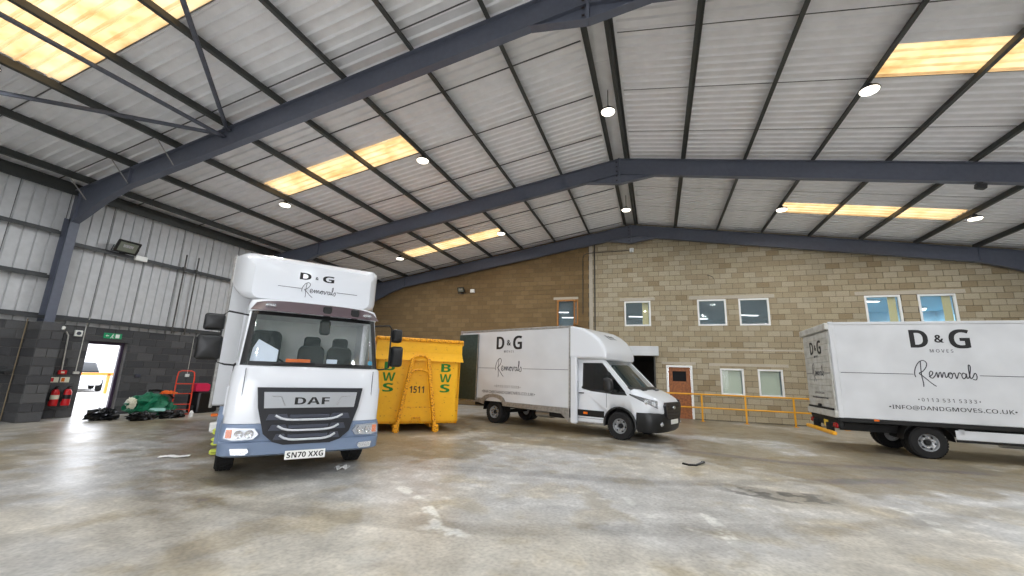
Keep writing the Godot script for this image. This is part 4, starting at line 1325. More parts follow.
func build_van(called: String, at: Transform3D, label: String, H: float, clean: bool) -> Node3D:
	# box van on a van cab; z forward from the front axle
	var V := base(called, at)
	tag(V, label, "van")
	var panel: Material = M.white_panel if clean else M.grubby_panel
	var rear_axle := -4.34
	var zb := -6.05 if clean else -5.99
	var zf := -1.44
	var floor_y := 0.68 if clean else 0.8
	var bx := obj("box_body", sh().cbox(Vector3(0, (H + floor_y) / 2, (zf + zb) / 2), Vector3(2.16, H - floor_y, zf - zb), 0.015).done(0.0), M.white_panel, V)
	for sx in [-1, 1]:
		obj("roof_rail", sh().cbox(Vector3(sx * 1.07, H - 0.02, (zf + zb) / 2), Vector3(0.05, 0.07, zf - zb + 0.01), 0.01).done(0.0), M.alloy_rail if clean else M.white_panel, bx)
		obj("corner_post", sh().cbox(Vector3(sx * 1.07, (H + floor_y) / 2, zf - 0.02), Vector3(0.045, H - floor_y, 0.05), 0.01).done(0.0), M.alloy_rail, bx)
		obj("corner_post", sh().cbox(Vector3(sx * 1.065, (H + floor_y) / 2 + 0.01, zb + 0.05), Vector3(0.05, H - floor_y + 0.03, 0.11), 0.01).done(0.0), M.alloy_rail if clean else M.white_panel, bx)
		obj("chassis_rail", sh().box(Vector3(sx * 0.4, 0.55, -3.2), Vector3(0.08, 0.18, 5.2)).done(0.0), M.chassis, V)
		if clean:
			# alloy skirt that rises over the rear wheel
			var sk := PackedVector2Array([Vector2(-6.03, 0.76), Vector2(-4.85, 0.76)])
			for k in 9:
				var w := PI - PI * k / 8.0
				sk.append(Vector2(rear_axle + 0.5 * cos(w), 0.72 + 0.2 * sin(w)))
			sk.append_array([Vector2(-3.82, 0.70), Vector2(-1.45, 0.68), Vector2(-1.45, 0.3), Vector2(-1.72, 0.52), Vector2(-3.9, 0.57)])
			for k in 9:
				var w := PI * k / 8.0
				sk.append(Vector2(rear_axle + 0.42 * cos(w), 0.57 + 0.25 * sin(w)))
			sk.append_array([Vector2(-5.0, 0.62), Vector2(-6.03, 0.62)])
			obj("skirt_rail", sh().prism(sk, Transform3D(Basis(Vector3(0, 0, 1), Vector3.UP, Vector3(-1, 0, 0)), Vector3(sx * 1.095 + 0.0125, 0, 0)), 0.025).done(0.0), M.alloy_rail, bx)
		else:
			obj("base_rail", sh().box(Vector3(sx * 1.05, floor_y - 0.045, (zf + zb) / 2), Vector3(0.06, 0.09, zf - zb)).done(0.0), M.chassis, bx)
			obj("side_guard", sh().cbox(Vector3(sx * 1.04, 0.56, -2.7), Vector3(0.02, 0.2, 2.3), 0.006).done(0.0), M.white_panel, V)
			obj("side_guard", sh().cbox(Vector3(sx * 1.04, 0.62, -3.74), Vector3(0.02, 0.12, 0.1), 0.006).done(0.0), M.white_panel, V)
			obj("guard_rail", sh().box(Vector3(sx * 1.04, 0.43, -2.7), Vector3(0.03, 0.05, 2.3)).done(0.0), M.chassis, V)
		var guard := sh().sheet(func(u, v): return Vector3(sx * lerpf(0.74, 1.06, v), 0.4 + 0.4 * sin(PI * u), rear_axle + 0.46 * cos(PI * u)), 12, 1, Vector3(0, 0.012, 0))
		obj("mudguard", guard.done(40), M.black_plastic, V)
		wheel(V, Vector3(sx * 0.92, 0.35, rear_axle), sx, 0.35, 0.22)
		wheel(V, Vector3(sx * 0.7, 0.35, rear_axle), sx, 0.35, 0.18)
		wheel(V, Vector3(sx * 0.87, 0.345, 0.0), sx, 0.345, 0.23)
		obj("side_marker", sh().cbox(Vector3(sx * 1.09, floor_y - 0.02, rear_axle - 0.93), Vector3(0.02, 0.045, 0.1), 0.006).done(0.0), M.orange_lens, V)
	obj("axle", sh().tube([Vector3(-0.85, 0.35, rear_axle), Vector3(0.85, 0.35, rear_axle)], 0.06).tube([Vector3(-0.8, 0.34, 0), Vector3(0.8, 0.34, 0)], 0.04).done(), M.chassis, V)
	obj("silencer", sh().tube([Vector3(-0.6, 0.42, -2.9), Vector3(-0.6, 0.42, -2.3)], 0.11, 12).done(), M.brushed, V)
	obj("tool_box", sh().cbox(Vector3(-0.8, 0.5, -1.95), Vector3(0.3, 0.24, 0.6), 0.03).done(), M.chassis, V)
	# nose over the cab and the posts down to the sill
	var rings := []
	for q in [[-1.44, 1.075, 2.08, H, 0.05], [-1.3, 1.06, 2.07, H - 0.015, 0.06], [-1.05, 1.03, 2.05, H - 0.08, 0.09], [-0.8, 1.0, 2.04, H - 0.21, 0.11], [-0.6, 0.97, 2.03, H - 0.36, 0.12], [-0.47, 0.95, 2.02, H - 0.54, 0.12], [-0.4, 0.92, 2.03, H - 0.68, 0.1], [-0.37, 0.87, 2.06, H - 0.77, 0.06]]:
		rings.append(round_rect(q[1], q[2], q[3], q[4], q[0]))
	var nose := obj("roof_nose", sh().loft(rings).done(35), M.white_paint, V)
	# lettering on the sloping top of the nose
	var sl := Transform3D(Basis(Vector3(1, 0, 0), Vector3(0, 0.6, -0.8), Vector3(0, 0.8, 0.6)), Vector3(0, H - 0.285 + 0.003, -0.7))
	text(nose, "D & G", sl, -0.24, 0.24, 0.0, 0.11, M.ink, true)
	script_word(nose, sl, -0.28, 0.0, 0.56, 0.12, 0.007, M.ink_grey)
	for sx in [-1, 1]:
		obj("nose_post", sh().cbox(Vector3(sx * 1.02, 1.2, -1.34), Vector3(0.12, 1.84, 0.2), 0.03).done(0.0), M.white_paint, V)
	# cab: lower body, bonnet, arches cut out
	var lower := sh()
	var lr := []
	for q in [[-1.3, 0.97, 0.33, 1.22, 0.05], [-1.0, 0.985, 0.32, 1.22, 0.07], [-0.3, 0.985, 0.32, 1.2, 0.09], [0.15, 0.975, 0.32, 1.2, 0.12], [0.28, 0.97, 0.3, 1.31, 0.2], [0.5, 0.955, 0.3, 1.25, 0.22], [0.62, 0.94, 0.5, 1.2, 0.22], [0.78, 0.89, 0.64, 1.13, 0.2], [0.9, 0.8, 0.68, 1.06, 0.16], [0.98, 0.68, 0.7, 0.99, 0.12], [1.01, 0.56, 0.72, 0.95, 0.1]]:
		lr.append(round_rect(q[1], q[2], q[3], q[4], q[0]))
	var body := CSGMesh3D.new()
	body.name = "cab_body"
	body.mesh = lower.loft(lr).done(35)
	body.material = M.white_paint
	V.add_child(body, true)
	for sx in [-1, 1]:
		var arch := CSGCylinder3D.new()
		arch.name = "arch_cut"
		arch.radius = 0.425
		arch.height = 0.5
		arch.sides = 32
		arch.operation = CSGShape3D.OPERATION_SUBTRACTION
		arch.material = M.black_plastic
		arch.transform = Transform3D(Basis(Vector3(0, 0, 1), PI / 2), Vector3(sx * 0.9, 0.37, 0))
		body.add_child(arch, true)
		# black arch lip and sill strip
		var lip := []
		for k in 15:
			var w := deg_to_rad(-8 + 196.0 * k / 14)
			lip.append(Vector3(sx * 0.975, 0.37 + 0.435 * sin(w), 0.435 * cos(w)))
		obj("arch_lip", sh().tube(lip, 0.03, 6).done(), M.black_plastic, V)
		obj("side_strip", sh().cbox(Vector3(sx * 0.985, 0.59, -0.84), Vector3(0.03, 0.17, 0.82), 0.01).done(0.0), M.black_plastic, V)
		obj("side_repeater", sh().cbox(Vector3(sx * 1.0, 0.59, -0.99), Vector3(0.012, 0.06, 0.13), 0.004).done(0.0), M.orange_lens, V)
		obj("side_step", sh().cbox(Vector3(sx * 0.95, 0.34, -0.85), Vector3(0.1, 0.05, 0.85), 0.015).done(0.0), M.alloy_rail, V)
		# door shut lines and handle
		var dl := sh()
		dl.box(Vector3(sx * 0.981, 0.9, -1.24), Vector3(0.012, 1.1, 0.008)).box(Vector3(sx * 0.984, 0.98, -0.36), Vector3(0.012, 0.4, 0.008)).box(Vector3(sx * 0.984, 0.46, -0.84), Vector3(0.012, 0.008, 0.8))
		obj("shut_line", dl.done(0.0), M.grille_grey, V)
		obj("door_handle", sh().cbox(Vector3(sx * 0.995, 1.12, -1.12), Vector3(0.03, 0.03, 0.17), 0.01).done(), M.black_plastic, V)
		# upper frame: pillars and roof rail round the side window
		var fr := sh()
		fr.loft([PackedVector3Array([Vector3(sx * 0.97, 1.18, 0.36), Vector3(sx * 0.9, 1.18, 0.36), Vector3(sx * 0.9, 1.18, 0.18), Vector3(sx * 0.97, 1.18, 0.2)]), PackedVector3Array([Vector3(sx * 0.86, 2.05, -0.48), Vector3(sx * 0.78, 2.05, -0.48), Vector3(sx * 0.78, 2.05, -0.62), Vector3(sx * 0.86, 2.05, -0.62)])])
		fr.loft([PackedVector3Array([Vector3(sx * 0.97, 1.18, -1.3), Vector3(sx * 0.9, 1.18, -1.3), Vector3(sx * 0.9, 1.18, -1.1), Vector3(sx * 0.97, 1.18, -1.1)]), PackedVector3Array([Vector3(sx * 0.88, 2.05, -1.3), Vector3(sx * 0.8, 2.05, -1.3), Vector3(sx * 0.8, 2.05, -1.13), Vector3(sx * 0.88, 2.05, -1.13)])])
		fr.box(Vector3(sx * 0.85, 2.0, -0.9), Vector3(0.08, 0.1, 0.8))
		obj("window_surround", fr.done(0.0), M.white_paint, V)
		var wt := Transform3D(Basis(Vector3(0, 0, 1), Vector3(-sx * 0.11, 0.994, 0), Vector3(-1, 0, 0)), Vector3(sx * 0.965, 1.15, 0))
		obj("side_window", sh().prism(PackedVector2Array([Vector2(-1.12, 0.0 + 0.16), Vector2(-0.62, 0.03), Vector2(0.2, 0.0), Vector2(-0.52, 0.78), Vector2(-0.66, 0.84), Vector2(-1.13, 0.84)]), wt, 0.008).done(0.0), M.side_glass, V)
		obj("window_line", sh().prism(PackedVector2Array([Vector2(-1.13, 0.1), Vector2(-0.62, -0.02), Vector2(0.22, -0.03), Vector2(0.2, 0.0), Vector2(-0.62, 0.03), Vector2(-1.12, 0.16)]), wt, 0.012).done(0.0), M.black_plastic, V)
		var mr := obj("mirror", sh().loft([round_rect(0.09, 1.2, 1.54, 0.05, -0.32), round_rect(0.11, 1.18, 1.56, 0.07, -0.24), round_rect(0.1, 1.2, 1.53, 0.07, -0.15), round_rect(0.05, 1.26, 1.46, 0.05, -0.1)]).done(50), M.black_plastic, V, shift(Vector3(sx * 1.15, 0, 0)))
		obj("mirror_glass", sh().cbox(Vector3(0, 1.37, -0.322), Vector3(0.14, 0.28, 0.006), 0.002).done(0.0), M.chrome, mr)
		obj("mirror_arm", sh().cbox(Vector3(-sx * 0.14, 1.24, -0.22), Vector3(0.14, 0.06, 0.08), 0.02).done(), M.black_plastic, mr)
		# headlamp sweeping back over the wing
		var hl := obj("headlamp", sh().sheet(func(u, v):
			var z := lerpf(0.26, 0.92, u)
			var x := lerpf(0.985, 0.815, u * u)
			return Vector3(sx * x, lerpf(lerpf(1.14, 0.84, u), lerpf(1.17, 1.02, u), v), z + 0.035), 10, 2, Vector3(-sx * 0.02, 0, -0.02)).done(40), M.black_plastic, V)
		for k in 2:
			obj("reflector", sh().lathe([[0.0, 0.0], [0.04, 0.006], [0.06, 0.02], [0.0, 0.03]], Vector3(sx * (0.925 - k * 0.075), 0.99 - k * 0.04, 0.7 + k * 0.16), Basis(Vector3.UP, sx * 0.75) * Basis(Vector3.RIGHT, PI / 2), 16).done(), M.lamp_silver, hl)
		obj("lamp_cover", sh().sheet(func(u, v):
			var z := lerpf(0.28, 0.93, u)
			var x := lerpf(0.995, 0.825, u * u)
			return Vector3(sx * x, lerpf(lerpf(1.14, 0.85, u), lerpf(1.165, 1.01, u), v), z + 0.05), 10, 2, Vector3(sx * 0.003, 0, 0.003)).done(40), M.lens, hl)
		obj("seat", sh().loft([round_rect(0.22, 1.0, 1.62, 0.1, -0.75), round_rect(0.24, 0.98, 1.66, 0.12, -0.84), round_rect(0.22, 1.0, 1.64, 0.1, -0.92)]).loft([round_rect(0.12, 1.66, 1.88, 0.08, -0.8), round_rect(0.13, 1.65, 1.9, 0.08, -0.87), round_rect(0.11, 1.66, 1.88, 0.08, -0.92)]).done(45), M.seat_cloth, V, shift(Vector3(sx * 0.42, 0, 0)))
	obj("cab_back", sh().box(Vector3(0, 1.6, -1.28), Vector3(1.7, 0.9, 0.04)).done(0.0), M.grille_grey, V)
	obj("dashboard", sh().cbox(Vector3(0, 1.2, 0.05), Vector3(1.7, 0.14, 0.4), 0.05).done(), M.black_plastic, V)
	obj("windscreen", sh().grid(func(u, v):
		var s: float = u * 2.0 - 1.0
		return Vector3(s * lerpf(0.93, 0.8, v), lerpf(1.28, 2.05, v), lerpf(0.36, -0.42, v) - 0.12 * s * s), 14, 4).done(60), M.screen_glass, V)
	obj("scuttle", sh().sheet(func(u, v):
		var s: float = u * 2.0 - 1.0
		return Vector3(s * 0.93, lerpf(1.29, 1.34, v), lerpf(0.42, 0.32, v) - 0.12 * s * s), 14, 1, Vector3(0, -0.02, 0)).done(40), M.black_plastic, V)
	for x in [-0.5, 0.35]:
		obj("bonnet_vent", sh().cbox(Vector3(x, 1.265, 0.48), Vector3(0.22, 0.03, 0.1), 0.01).done(), M.black_plastic, V)
	# grille, bumper and plate
	var bump := []
	for q in [[0.24, 0.90, 0.95, 0.5], [0.3, 0.95, 1.01, 0.52], [0.5, 0.985, 1.06, 0.54], [0.66, 0.985, 1.04, 0.54], [0.72, 0.975, 1.0, 0.52]]:
		bump.append(plan_ring(q[1], q[2], 0.44, q[3], q[0], 3.2))
	var bm := obj("bumper", sh().loft(bump).done(40), M.black_plastic, V)
	for sx in [-1, 1]:
		obj("fog_lamp", sh().lathe([[0.0, 0.0], [0.045, 0.0], [0.05, 0.02], [0.0, 0.03]], Vector3(sx * 0.68, 0.46, 0.98), Basis(Vector3.UP, sx * 0.5) * Basis(Vector3.RIGHT, PI / 2), 16).done(), M.lamp_silver, bm)
	var gl := obj("grille", sh().prism(PackedVector2Array([Vector2(-0.5, 0.98), Vector2(0.5, 0.98), Vector2(0.58, 0.9), Vector2(0.5, 0.64), Vector2(0.42, 0.58), Vector2(-0.42, 0.58), Vector2(-0.5, 0.64), Vector2(-0.58, 0.9)]), shift(Vector3(0, 0, 0.98)), 0.09).done(0.0), M.grille_black, V)
	for k in 4:
		obj("grille_bar", sh().cbox(Vector3(0, 0.66 + k * 0.075, 1.072), Vector3(0.86, 0.025, 0.015), 0.005).done(0.0), M.black_plastic, gl)
	obj("badge", sh().lathe([[0.0, 0.0], [0.09, 0.0], [0.085, 0.015], [0.0, 0.02]], Vector3(0, 0.85, 1.075), Basis(Vector3.RIGHT, PI / 2).scaled(Vector3(1, 0.45, 1)), 24).done(), M.brushed, gl)
	obj("number_plate", sh().cbox(Vector3.ZERO, Vector3(0.52, 0.115, 0.012), 0.003).done(0.0), M.plate_white, V, shift(Vector3(0, 0.5, 1.075)))
	# sides
	var right_face := Transform3D(Basis(Vector3(0, 0, 1), Vector3.UP, Vector3(-1, 0, 0)), Vector3(-1.081, 0, 0))
	var left_face := Transform3D(Basis(Vector3(0, 0, -1), Vector3.UP, Vector3(1, 0, 0)), Vector3(1.081, 0, 0))
	if clean:
		livery(bx, right_face, -3.76, 2.77, 0.99, Vector2(-5.1, -1.5))
	else:
		livery(bx, right_face, -3.87, 2.92, 1.0, Vector2(-5.85, -1.6))
	return V


func build_vans() -> void:
	var V := build_van("luton_van", yaw(90 - rad_to_deg(0.36), Vector3(-0.62, 0, -12.36)), "clean white box van with its dark rear doors folded back, beside the yellow skip", 3.0, true)
	# rear doors: one folded back along the side, one along the other
	for sx in [-1, 1]:
		var d := obj("rear_door", sh().cbox(Vector3(sx * 1.125, 1.78, -5.56), Vector3(0.035, 2.2, 0.94), 0.008).done(0.0), M.door_dark, V)
		for y in [1.0, 1.8, 2.6]:
			obj("hinge", sh().cbox(Vector3(sx * 1.11, y, -6.04), Vector3(0.05, 0.08, 0.05), 0.01).done(0.0), M.alloy_rail, d)
		obj("door_edge", sh().box(Vector3(sx * 1.145, 1.78, -5.1), Vector3(0.012, 2.2, 0.03)).done(0.0), M.alloy_rail, d)
	var R := build_van("luton_van", yaw(90 - 1.293, Vector3(5.82 + 4.34, 0, -13.49 + 0.098)), "grubby white removals van with a yellow rear bar, parked along the block wall", 3.11, false)
	# roller shutter at the rear with faint lettering
	var z := -5.99
	var rs := obj("roller_shutter", sh().box(Vector3(0, 1.93, z - 0.012), Vector3(2.0, 1.98, 0.02)).done(0.0), M.grubby_panel, R)
	for k in 13:
		obj("shutter_slat", sh().cbox(Vector3(0, 1.02 + k * 0.15, z - 0.028), Vector3(1.98, 0.143, 0.016), 0.005).done(0.0), M.grubby_panel, rs)
	obj("shutter_head", sh().cbox(Vector3(0, 3.02, z - 0.04), Vector3(2.16, 0.17, 0.1), 0.015).done(0.0), M.grubby_panel, R)
	obj("rear_sill", sh().cbox(Vector3(0, 0.87, z - 0.03), Vector3(2.14, 0.16, 0.1), 0.012).done(0.0), M.grubby_panel, R)
	var latch := sh()
	latch.cbox(Vector3(0, 0.98, z - 0.06), Vector3(1.9, 0.05, 0.04), 0.008).cbox(Vector3(0, 1.03, z - 0.07), Vector3(0.14, 0.09, 0.05), 0.01)
	obj("shutter_latch", latch.done(0.0), M.chassis, R)
	var rear := Transform3D(Basis(Vector3(-1, 0, 0), Vector3.UP, Vector3(0, 0, -1)), Vector3(0, 0, z - 0.037))
	livery(rs, rear, 0.02, 2.72, 0.82, Vector2(-0.95, 0.95), false)
	text(rs, "0113 531 5333", rear, -0.35, 0.35, 1.33, 1.375, M.ink_grey)
	text(rs, "INFO@DANDGMOVES.CO.UK", rear, -0.6, 0.6, 1.2, 1.25, M.ink_grey)
	# rear under-run: beam, lamps, yellow bar
	obj("rear_beam", sh().cbox(Vector3(0, 0.66, z + 0.05), Vector3(2.0, 0.22, 0.12), 0.015).done(0.0), M.chassis, R)
	for sx in [-1, 1]:
		obj("tail_lamp", sh().cbox(Vector3(sx * 0.88, 0.6, z - 0.03), Vector3(0.22, 0.13, 0.06), 0.02).done(), M.red_lens, R)
		obj("tail_lamp", sh().cbox(Vector3(sx * 0.66, 0.6, z - 0.03), Vector3(0.14, 0.12, 0.05), 0.02).done(), M.chassis, R)
		obj("bar_bracket", sh().box(Vector3(sx * 0.5, 0.52, z - 0.04), Vector3(0.06, 0.24, 0.16)).done(0.0), M.chassis, R)
	obj("number_plate", sh().cbox(Vector3(-0.2, 0.6, z - 0.03), Vector3(0.3, 0.16, 0.012), 0.003).done(0.0), M.plate_yellow, R)
	obj("rear_bar", sh().cbox(Vector3(0, 0.42, z - 0.12), Vector3(2.1, 0.09, 0.1), 0.02).done(), M.yellow_paint, R)


func build_skip() -> void:
	var S := base("roll_off_skip", yaw(90 - rad_to_deg(0.8526), Vector3(-6.1, 0, -9.93)))
	tag(S, "yellow rusty roll-off skip lettered BWS with an A-shaped lifting frame", "skip")
	var L := 5.6
	var hw := 1.12
	var body := sh()
	body.box(Vector3(0, 1.1, -0.03), Vector3(hw * 2, 1.8, 0.06))
	body.box(Vector3(0, 1.1, -L + 0.03), Vector3(hw * 2, 1.8, 0.06))
	body.box(Vector3(0, 0.23, -L / 2), Vector3(hw * 2, 0.06, L))
	obj("body", body.done(0.0), M.skip_paint, S)
	for sx in [-1, 1]:
		obj("side_wall", sh().box(Vector3(sx * (hw - 0.03), 1.25, -L / 2), Vector3(0.06, 2.1, L)).done(0.0), M.skip_paint, S)
		for k in 7:
			obj("side_rib", sh().cbox(Vector3(sx * (hw + 0.04), 1.1, -0.3 - k * 0.82), Vector3(0.09, 1.78, 0.12), 0.01).done(0.0), M.skip_paint, S)
		obj("top_tube", sh().cbox(Vector3(sx * (hw + 0.02), 2.36, -L / 2), Vector3(0.14, 0.14, L), 0.02).done(0.0), M.skip_rust, S)
		obj("runner", sh().box(Vector3(sx * 0.5, 0.13, -L / 2 - 0.2), Vector3(0.08, 0.16, L - 0.5)).done(0.0), M.skip_rust, S)
	# head band, stepped out over the front panel
	obj("head_band", sh().loft([PackedVector3Array([Vector3(-1.2, 1.84, 0.1), Vector3(1.2, 1.84, 0.1), Vector3(1.17, 1.84, 0.0), Vector3(-1.17, 1.84, 0.0)]), PackedVector3Array([Vector3(-1.16, 2.06, 0.04), Vector3(1.16, 2.06, 0.04), Vector3(1.16, 2.06, -0.04), Vector3(-1.16, 2.06, -0.04)]), PackedVector3Array([Vector3(-1.16, 2.36, 0.03), Vector3(1.16, 2.36, 0.03), Vector3(1.16, 2.36, -0.04), Vector3(-1.16, 2.36, -0.04)])]).done(0.0), M.skip_paint, S)
	obj("top_lip", sh().cbox(Vector3(0, 2.4, 0.02), Vector3(2.38, 0.09, 0.14), 0.02).done(0.0), M.skip_rust, S)
	# lifting frame
	var fr := obj("lifting_frame", sh().cbox(Vector3(0.36, 0.94, 0.14), Vector3(0.1, 1.94, 0.1), 0.015, Basis(Vector3(0, 0, 1), 0.157)).cbox(Vector3(-0.36, 0.94, 0.14), Vector3(0.1, 1.94, 0.1), 0.015, Basis(Vector3(0, 0, 1), -0.157)).done(0.0), M.skip_rust, S)
	var arc := []
	for k in 11:
		var w := PI * k / 10.0
		arc.append(Vector3(0.2 * cos(w), 1.87 + 0.1 * sin(w), 0.13))
	obj("frame_arch", sh().tube(arc, 0.035, 8).done(), M.skip_rust, fr)
	var hook := []
	for k in 11:
		var s := k / 5.0 - 1.0
		hook.append(Vector3(0.26 * s, 1.6 - 0.09 * s * s, 0.16))
	obj("hook_bar", sh().tube(hook, 0.034, 8).done(), M.skip_rust, fr)
	for sx in [-1, 1]:
		obj("foot", sh().cbox(Vector3(sx * 0.51, 0.1, 0.12), Vector3(0.16, 0.18, 0.16), 0.02).done(0.0), M.skip_rust, S)
	obj("pull_eye", sh().tube([Vector3(-0.12, 0.24, 0.02), Vector3(-0.1, 0.36, 0.06), Vector3(0.1, 0.36, 0.06), Vector3(0.12, 0.24, 0.02)], 0.022, 8).done(), M.skip_rust, S)
	obj("panel_seam", sh().box(Vector3(0, 0.62, 0.004), Vector3(0.8, 0.02, 0.012)).done(0.0), M.skip_rust, S)
	var f := shift(Vector3(0, 0, 0.001))
	for x in [0.735, -0.78]:
		# mirrored pair of upright words
		var y := 1.78
		for ch in ["B", "W", "S"]:
			text(S, ch, f, x - (0.165 if ch == "W" else 0.135), x + (0.165 if ch == "W" else 0.135), y - 0.22, y, M.sign_green, true)
			y -= 0.275
	text(S, "1511", f, -0.22, 0.17, 0.985, 1.165, M.skip_ink, true)


# ------------------------------------------------------------------ fittings and clutter
func high_bay(at: Vector3, label: String, drop: float) -> void:
	var l := base("high_bay_lamp", shift(at))
	tag(l, label, "lamp", "high bay lamps")
	obj("housing", sh().lathe([[0.0, 0.13], [0.06, 0.13], [0.07, 0.06], [0.16, 0.05], [0.18, 0.02], [0.18, 0.0], [0.0, 0.0]], Vector3.ZERO, Basis.IDENTITY, 28).done(), M.lamp_body, l)
	obj("lamp_lens", sh().lathe([[0.0, 0.0], [0.165, 0.0], [0.15, -0.025], [0.0, -0.035]], Vector3.ZERO, Basis.IDENTITY, 28).done(), M.lamp_glow, l)
	obj("hanger", sh().tube([Vector3(0, 0.12, 0), Vector3(0, 0.12 + drop, 0)], 0.012, 6).done(), M.conduit, l)
	var a := AreaLight3D.new()
	a.name = "lamp_light"
	a.area_size = Vector2(0.3, 0.3)
	a.light_energy = LAMP_ENERGY
	a.light_color = Color(0.965, 0.985, 1.0)
	a.shadow_enabled = true
	a.area_range = 60.0
	a.transform = Transform3D(Basis(Vector3.RIGHT, -PI / 2), Vector3(0, -0.045, 0))
	l.add_child(a, true)


func build_lamps() -> void:
	var bays := [[-15.75, "bay against the gable wall"], [-9.32, "bay over the box truck"], [-2.9, "bay over the open floor"], [3.5, "bay by the shutter doorway"]]
	for q in bays:
		high_bay(Vector3(RIDGE_X, 8.03, q[0]), "glowing round lamp hanging under the roof ridge, " + q[1], 0.5)
		for side in [-1, 1]:
			for k in [3, 6]:
				var p := on_roof(side, PURLIN_FIRST + k * PURLIN_STEP, -0.21, q[0])
				high_bay(p, "glowing lamp at %s rooflight end, %s roof slope, %s" % ["upper" if k == 3 else "lower", "fire exit's" if side < 0 else "opposite", q[1]], 0.04)


func floodlight(at: Transform3D, label: String, k: float) -> void:   # faces local +z, tipped down
	var f := base("floodlight", at)
	tag(f, label, "floodlight")
	var b := Basis(Vector3.RIGHT, 0.5)
	var h := obj("housing", sh().loft([round_rect(0.24 * k, -0.17 * k, 0.17 * k, 0.03, 0.06), round_rect(0.23 * k, -0.16 * k, 0.16 * k, 0.03, 0.0), round_rect(0.15 * k, -0.1 * k, 0.1 * k, 0.03, -0.12)]).done(40), M.black_plastic, f, Transform3D(b, Vector3(0, 0.12, 0.2)))
	obj("glass_front", sh().cbox(Vector3(0, 0, 0.063), Vector3(0.38 * k, 0.24 * k, 0.008), 0.002).done(0.0), mat("flood_glass", c8(120, 124, 112), 0.15), h)
	obj("reflector", sh().cbox(Vector3(0, 0.03, 0.07), Vector3(0.22 * k, 0.08 * k, 0.008), 0.002).done(0.0), M.lamp_silver, h)
	obj("bracket", sh().tube([Vector3(-0.26 * k, 0.1, 0.2), Vector3(-0.26 * k, -0.06, 0.1), Vector3(0.26 * k, -0.06, 0.1), Vector3(0.26 * k, 0.1, 0.2)], 0.014, 6).box(Vector3(0, -0.05, 0.05), Vector3(0.12, 0.06, 0.1)).done(0.0), M.black_plastic, f)


func lump(c: Vector3, r: Vector3, sd: int, rough: float, flat_to := 0.0) -> ArrayMesh:   # a slumped, creased bag
	var n := FastNoiseLite.new()
	n.seed = sd
	n.frequency = 2.2
	n.fractal_octaves = 3
	var rings := []
	for i in 15:
		var th := PI * i / 14.0
		var ring := PackedVector3Array()
		for j in 28:
			var ph := TAU * j / 28.0
			var d := Vector3(sin(th) * cos(ph), cos(th), sin(th) * sin(ph))
			var k := 1.0 + rough * n.get_noise_3dv(d * 1.1 + Vector3(sd, 0, 0))
			var p := Vector3(d.x * r.x, d.y * r.y, d.z * r.z) * k + c
			p.y = maxf(p.y, flat_to)
			ring.append(p)
		rings.append(ring)
	return sh().loft(rings).done(38)


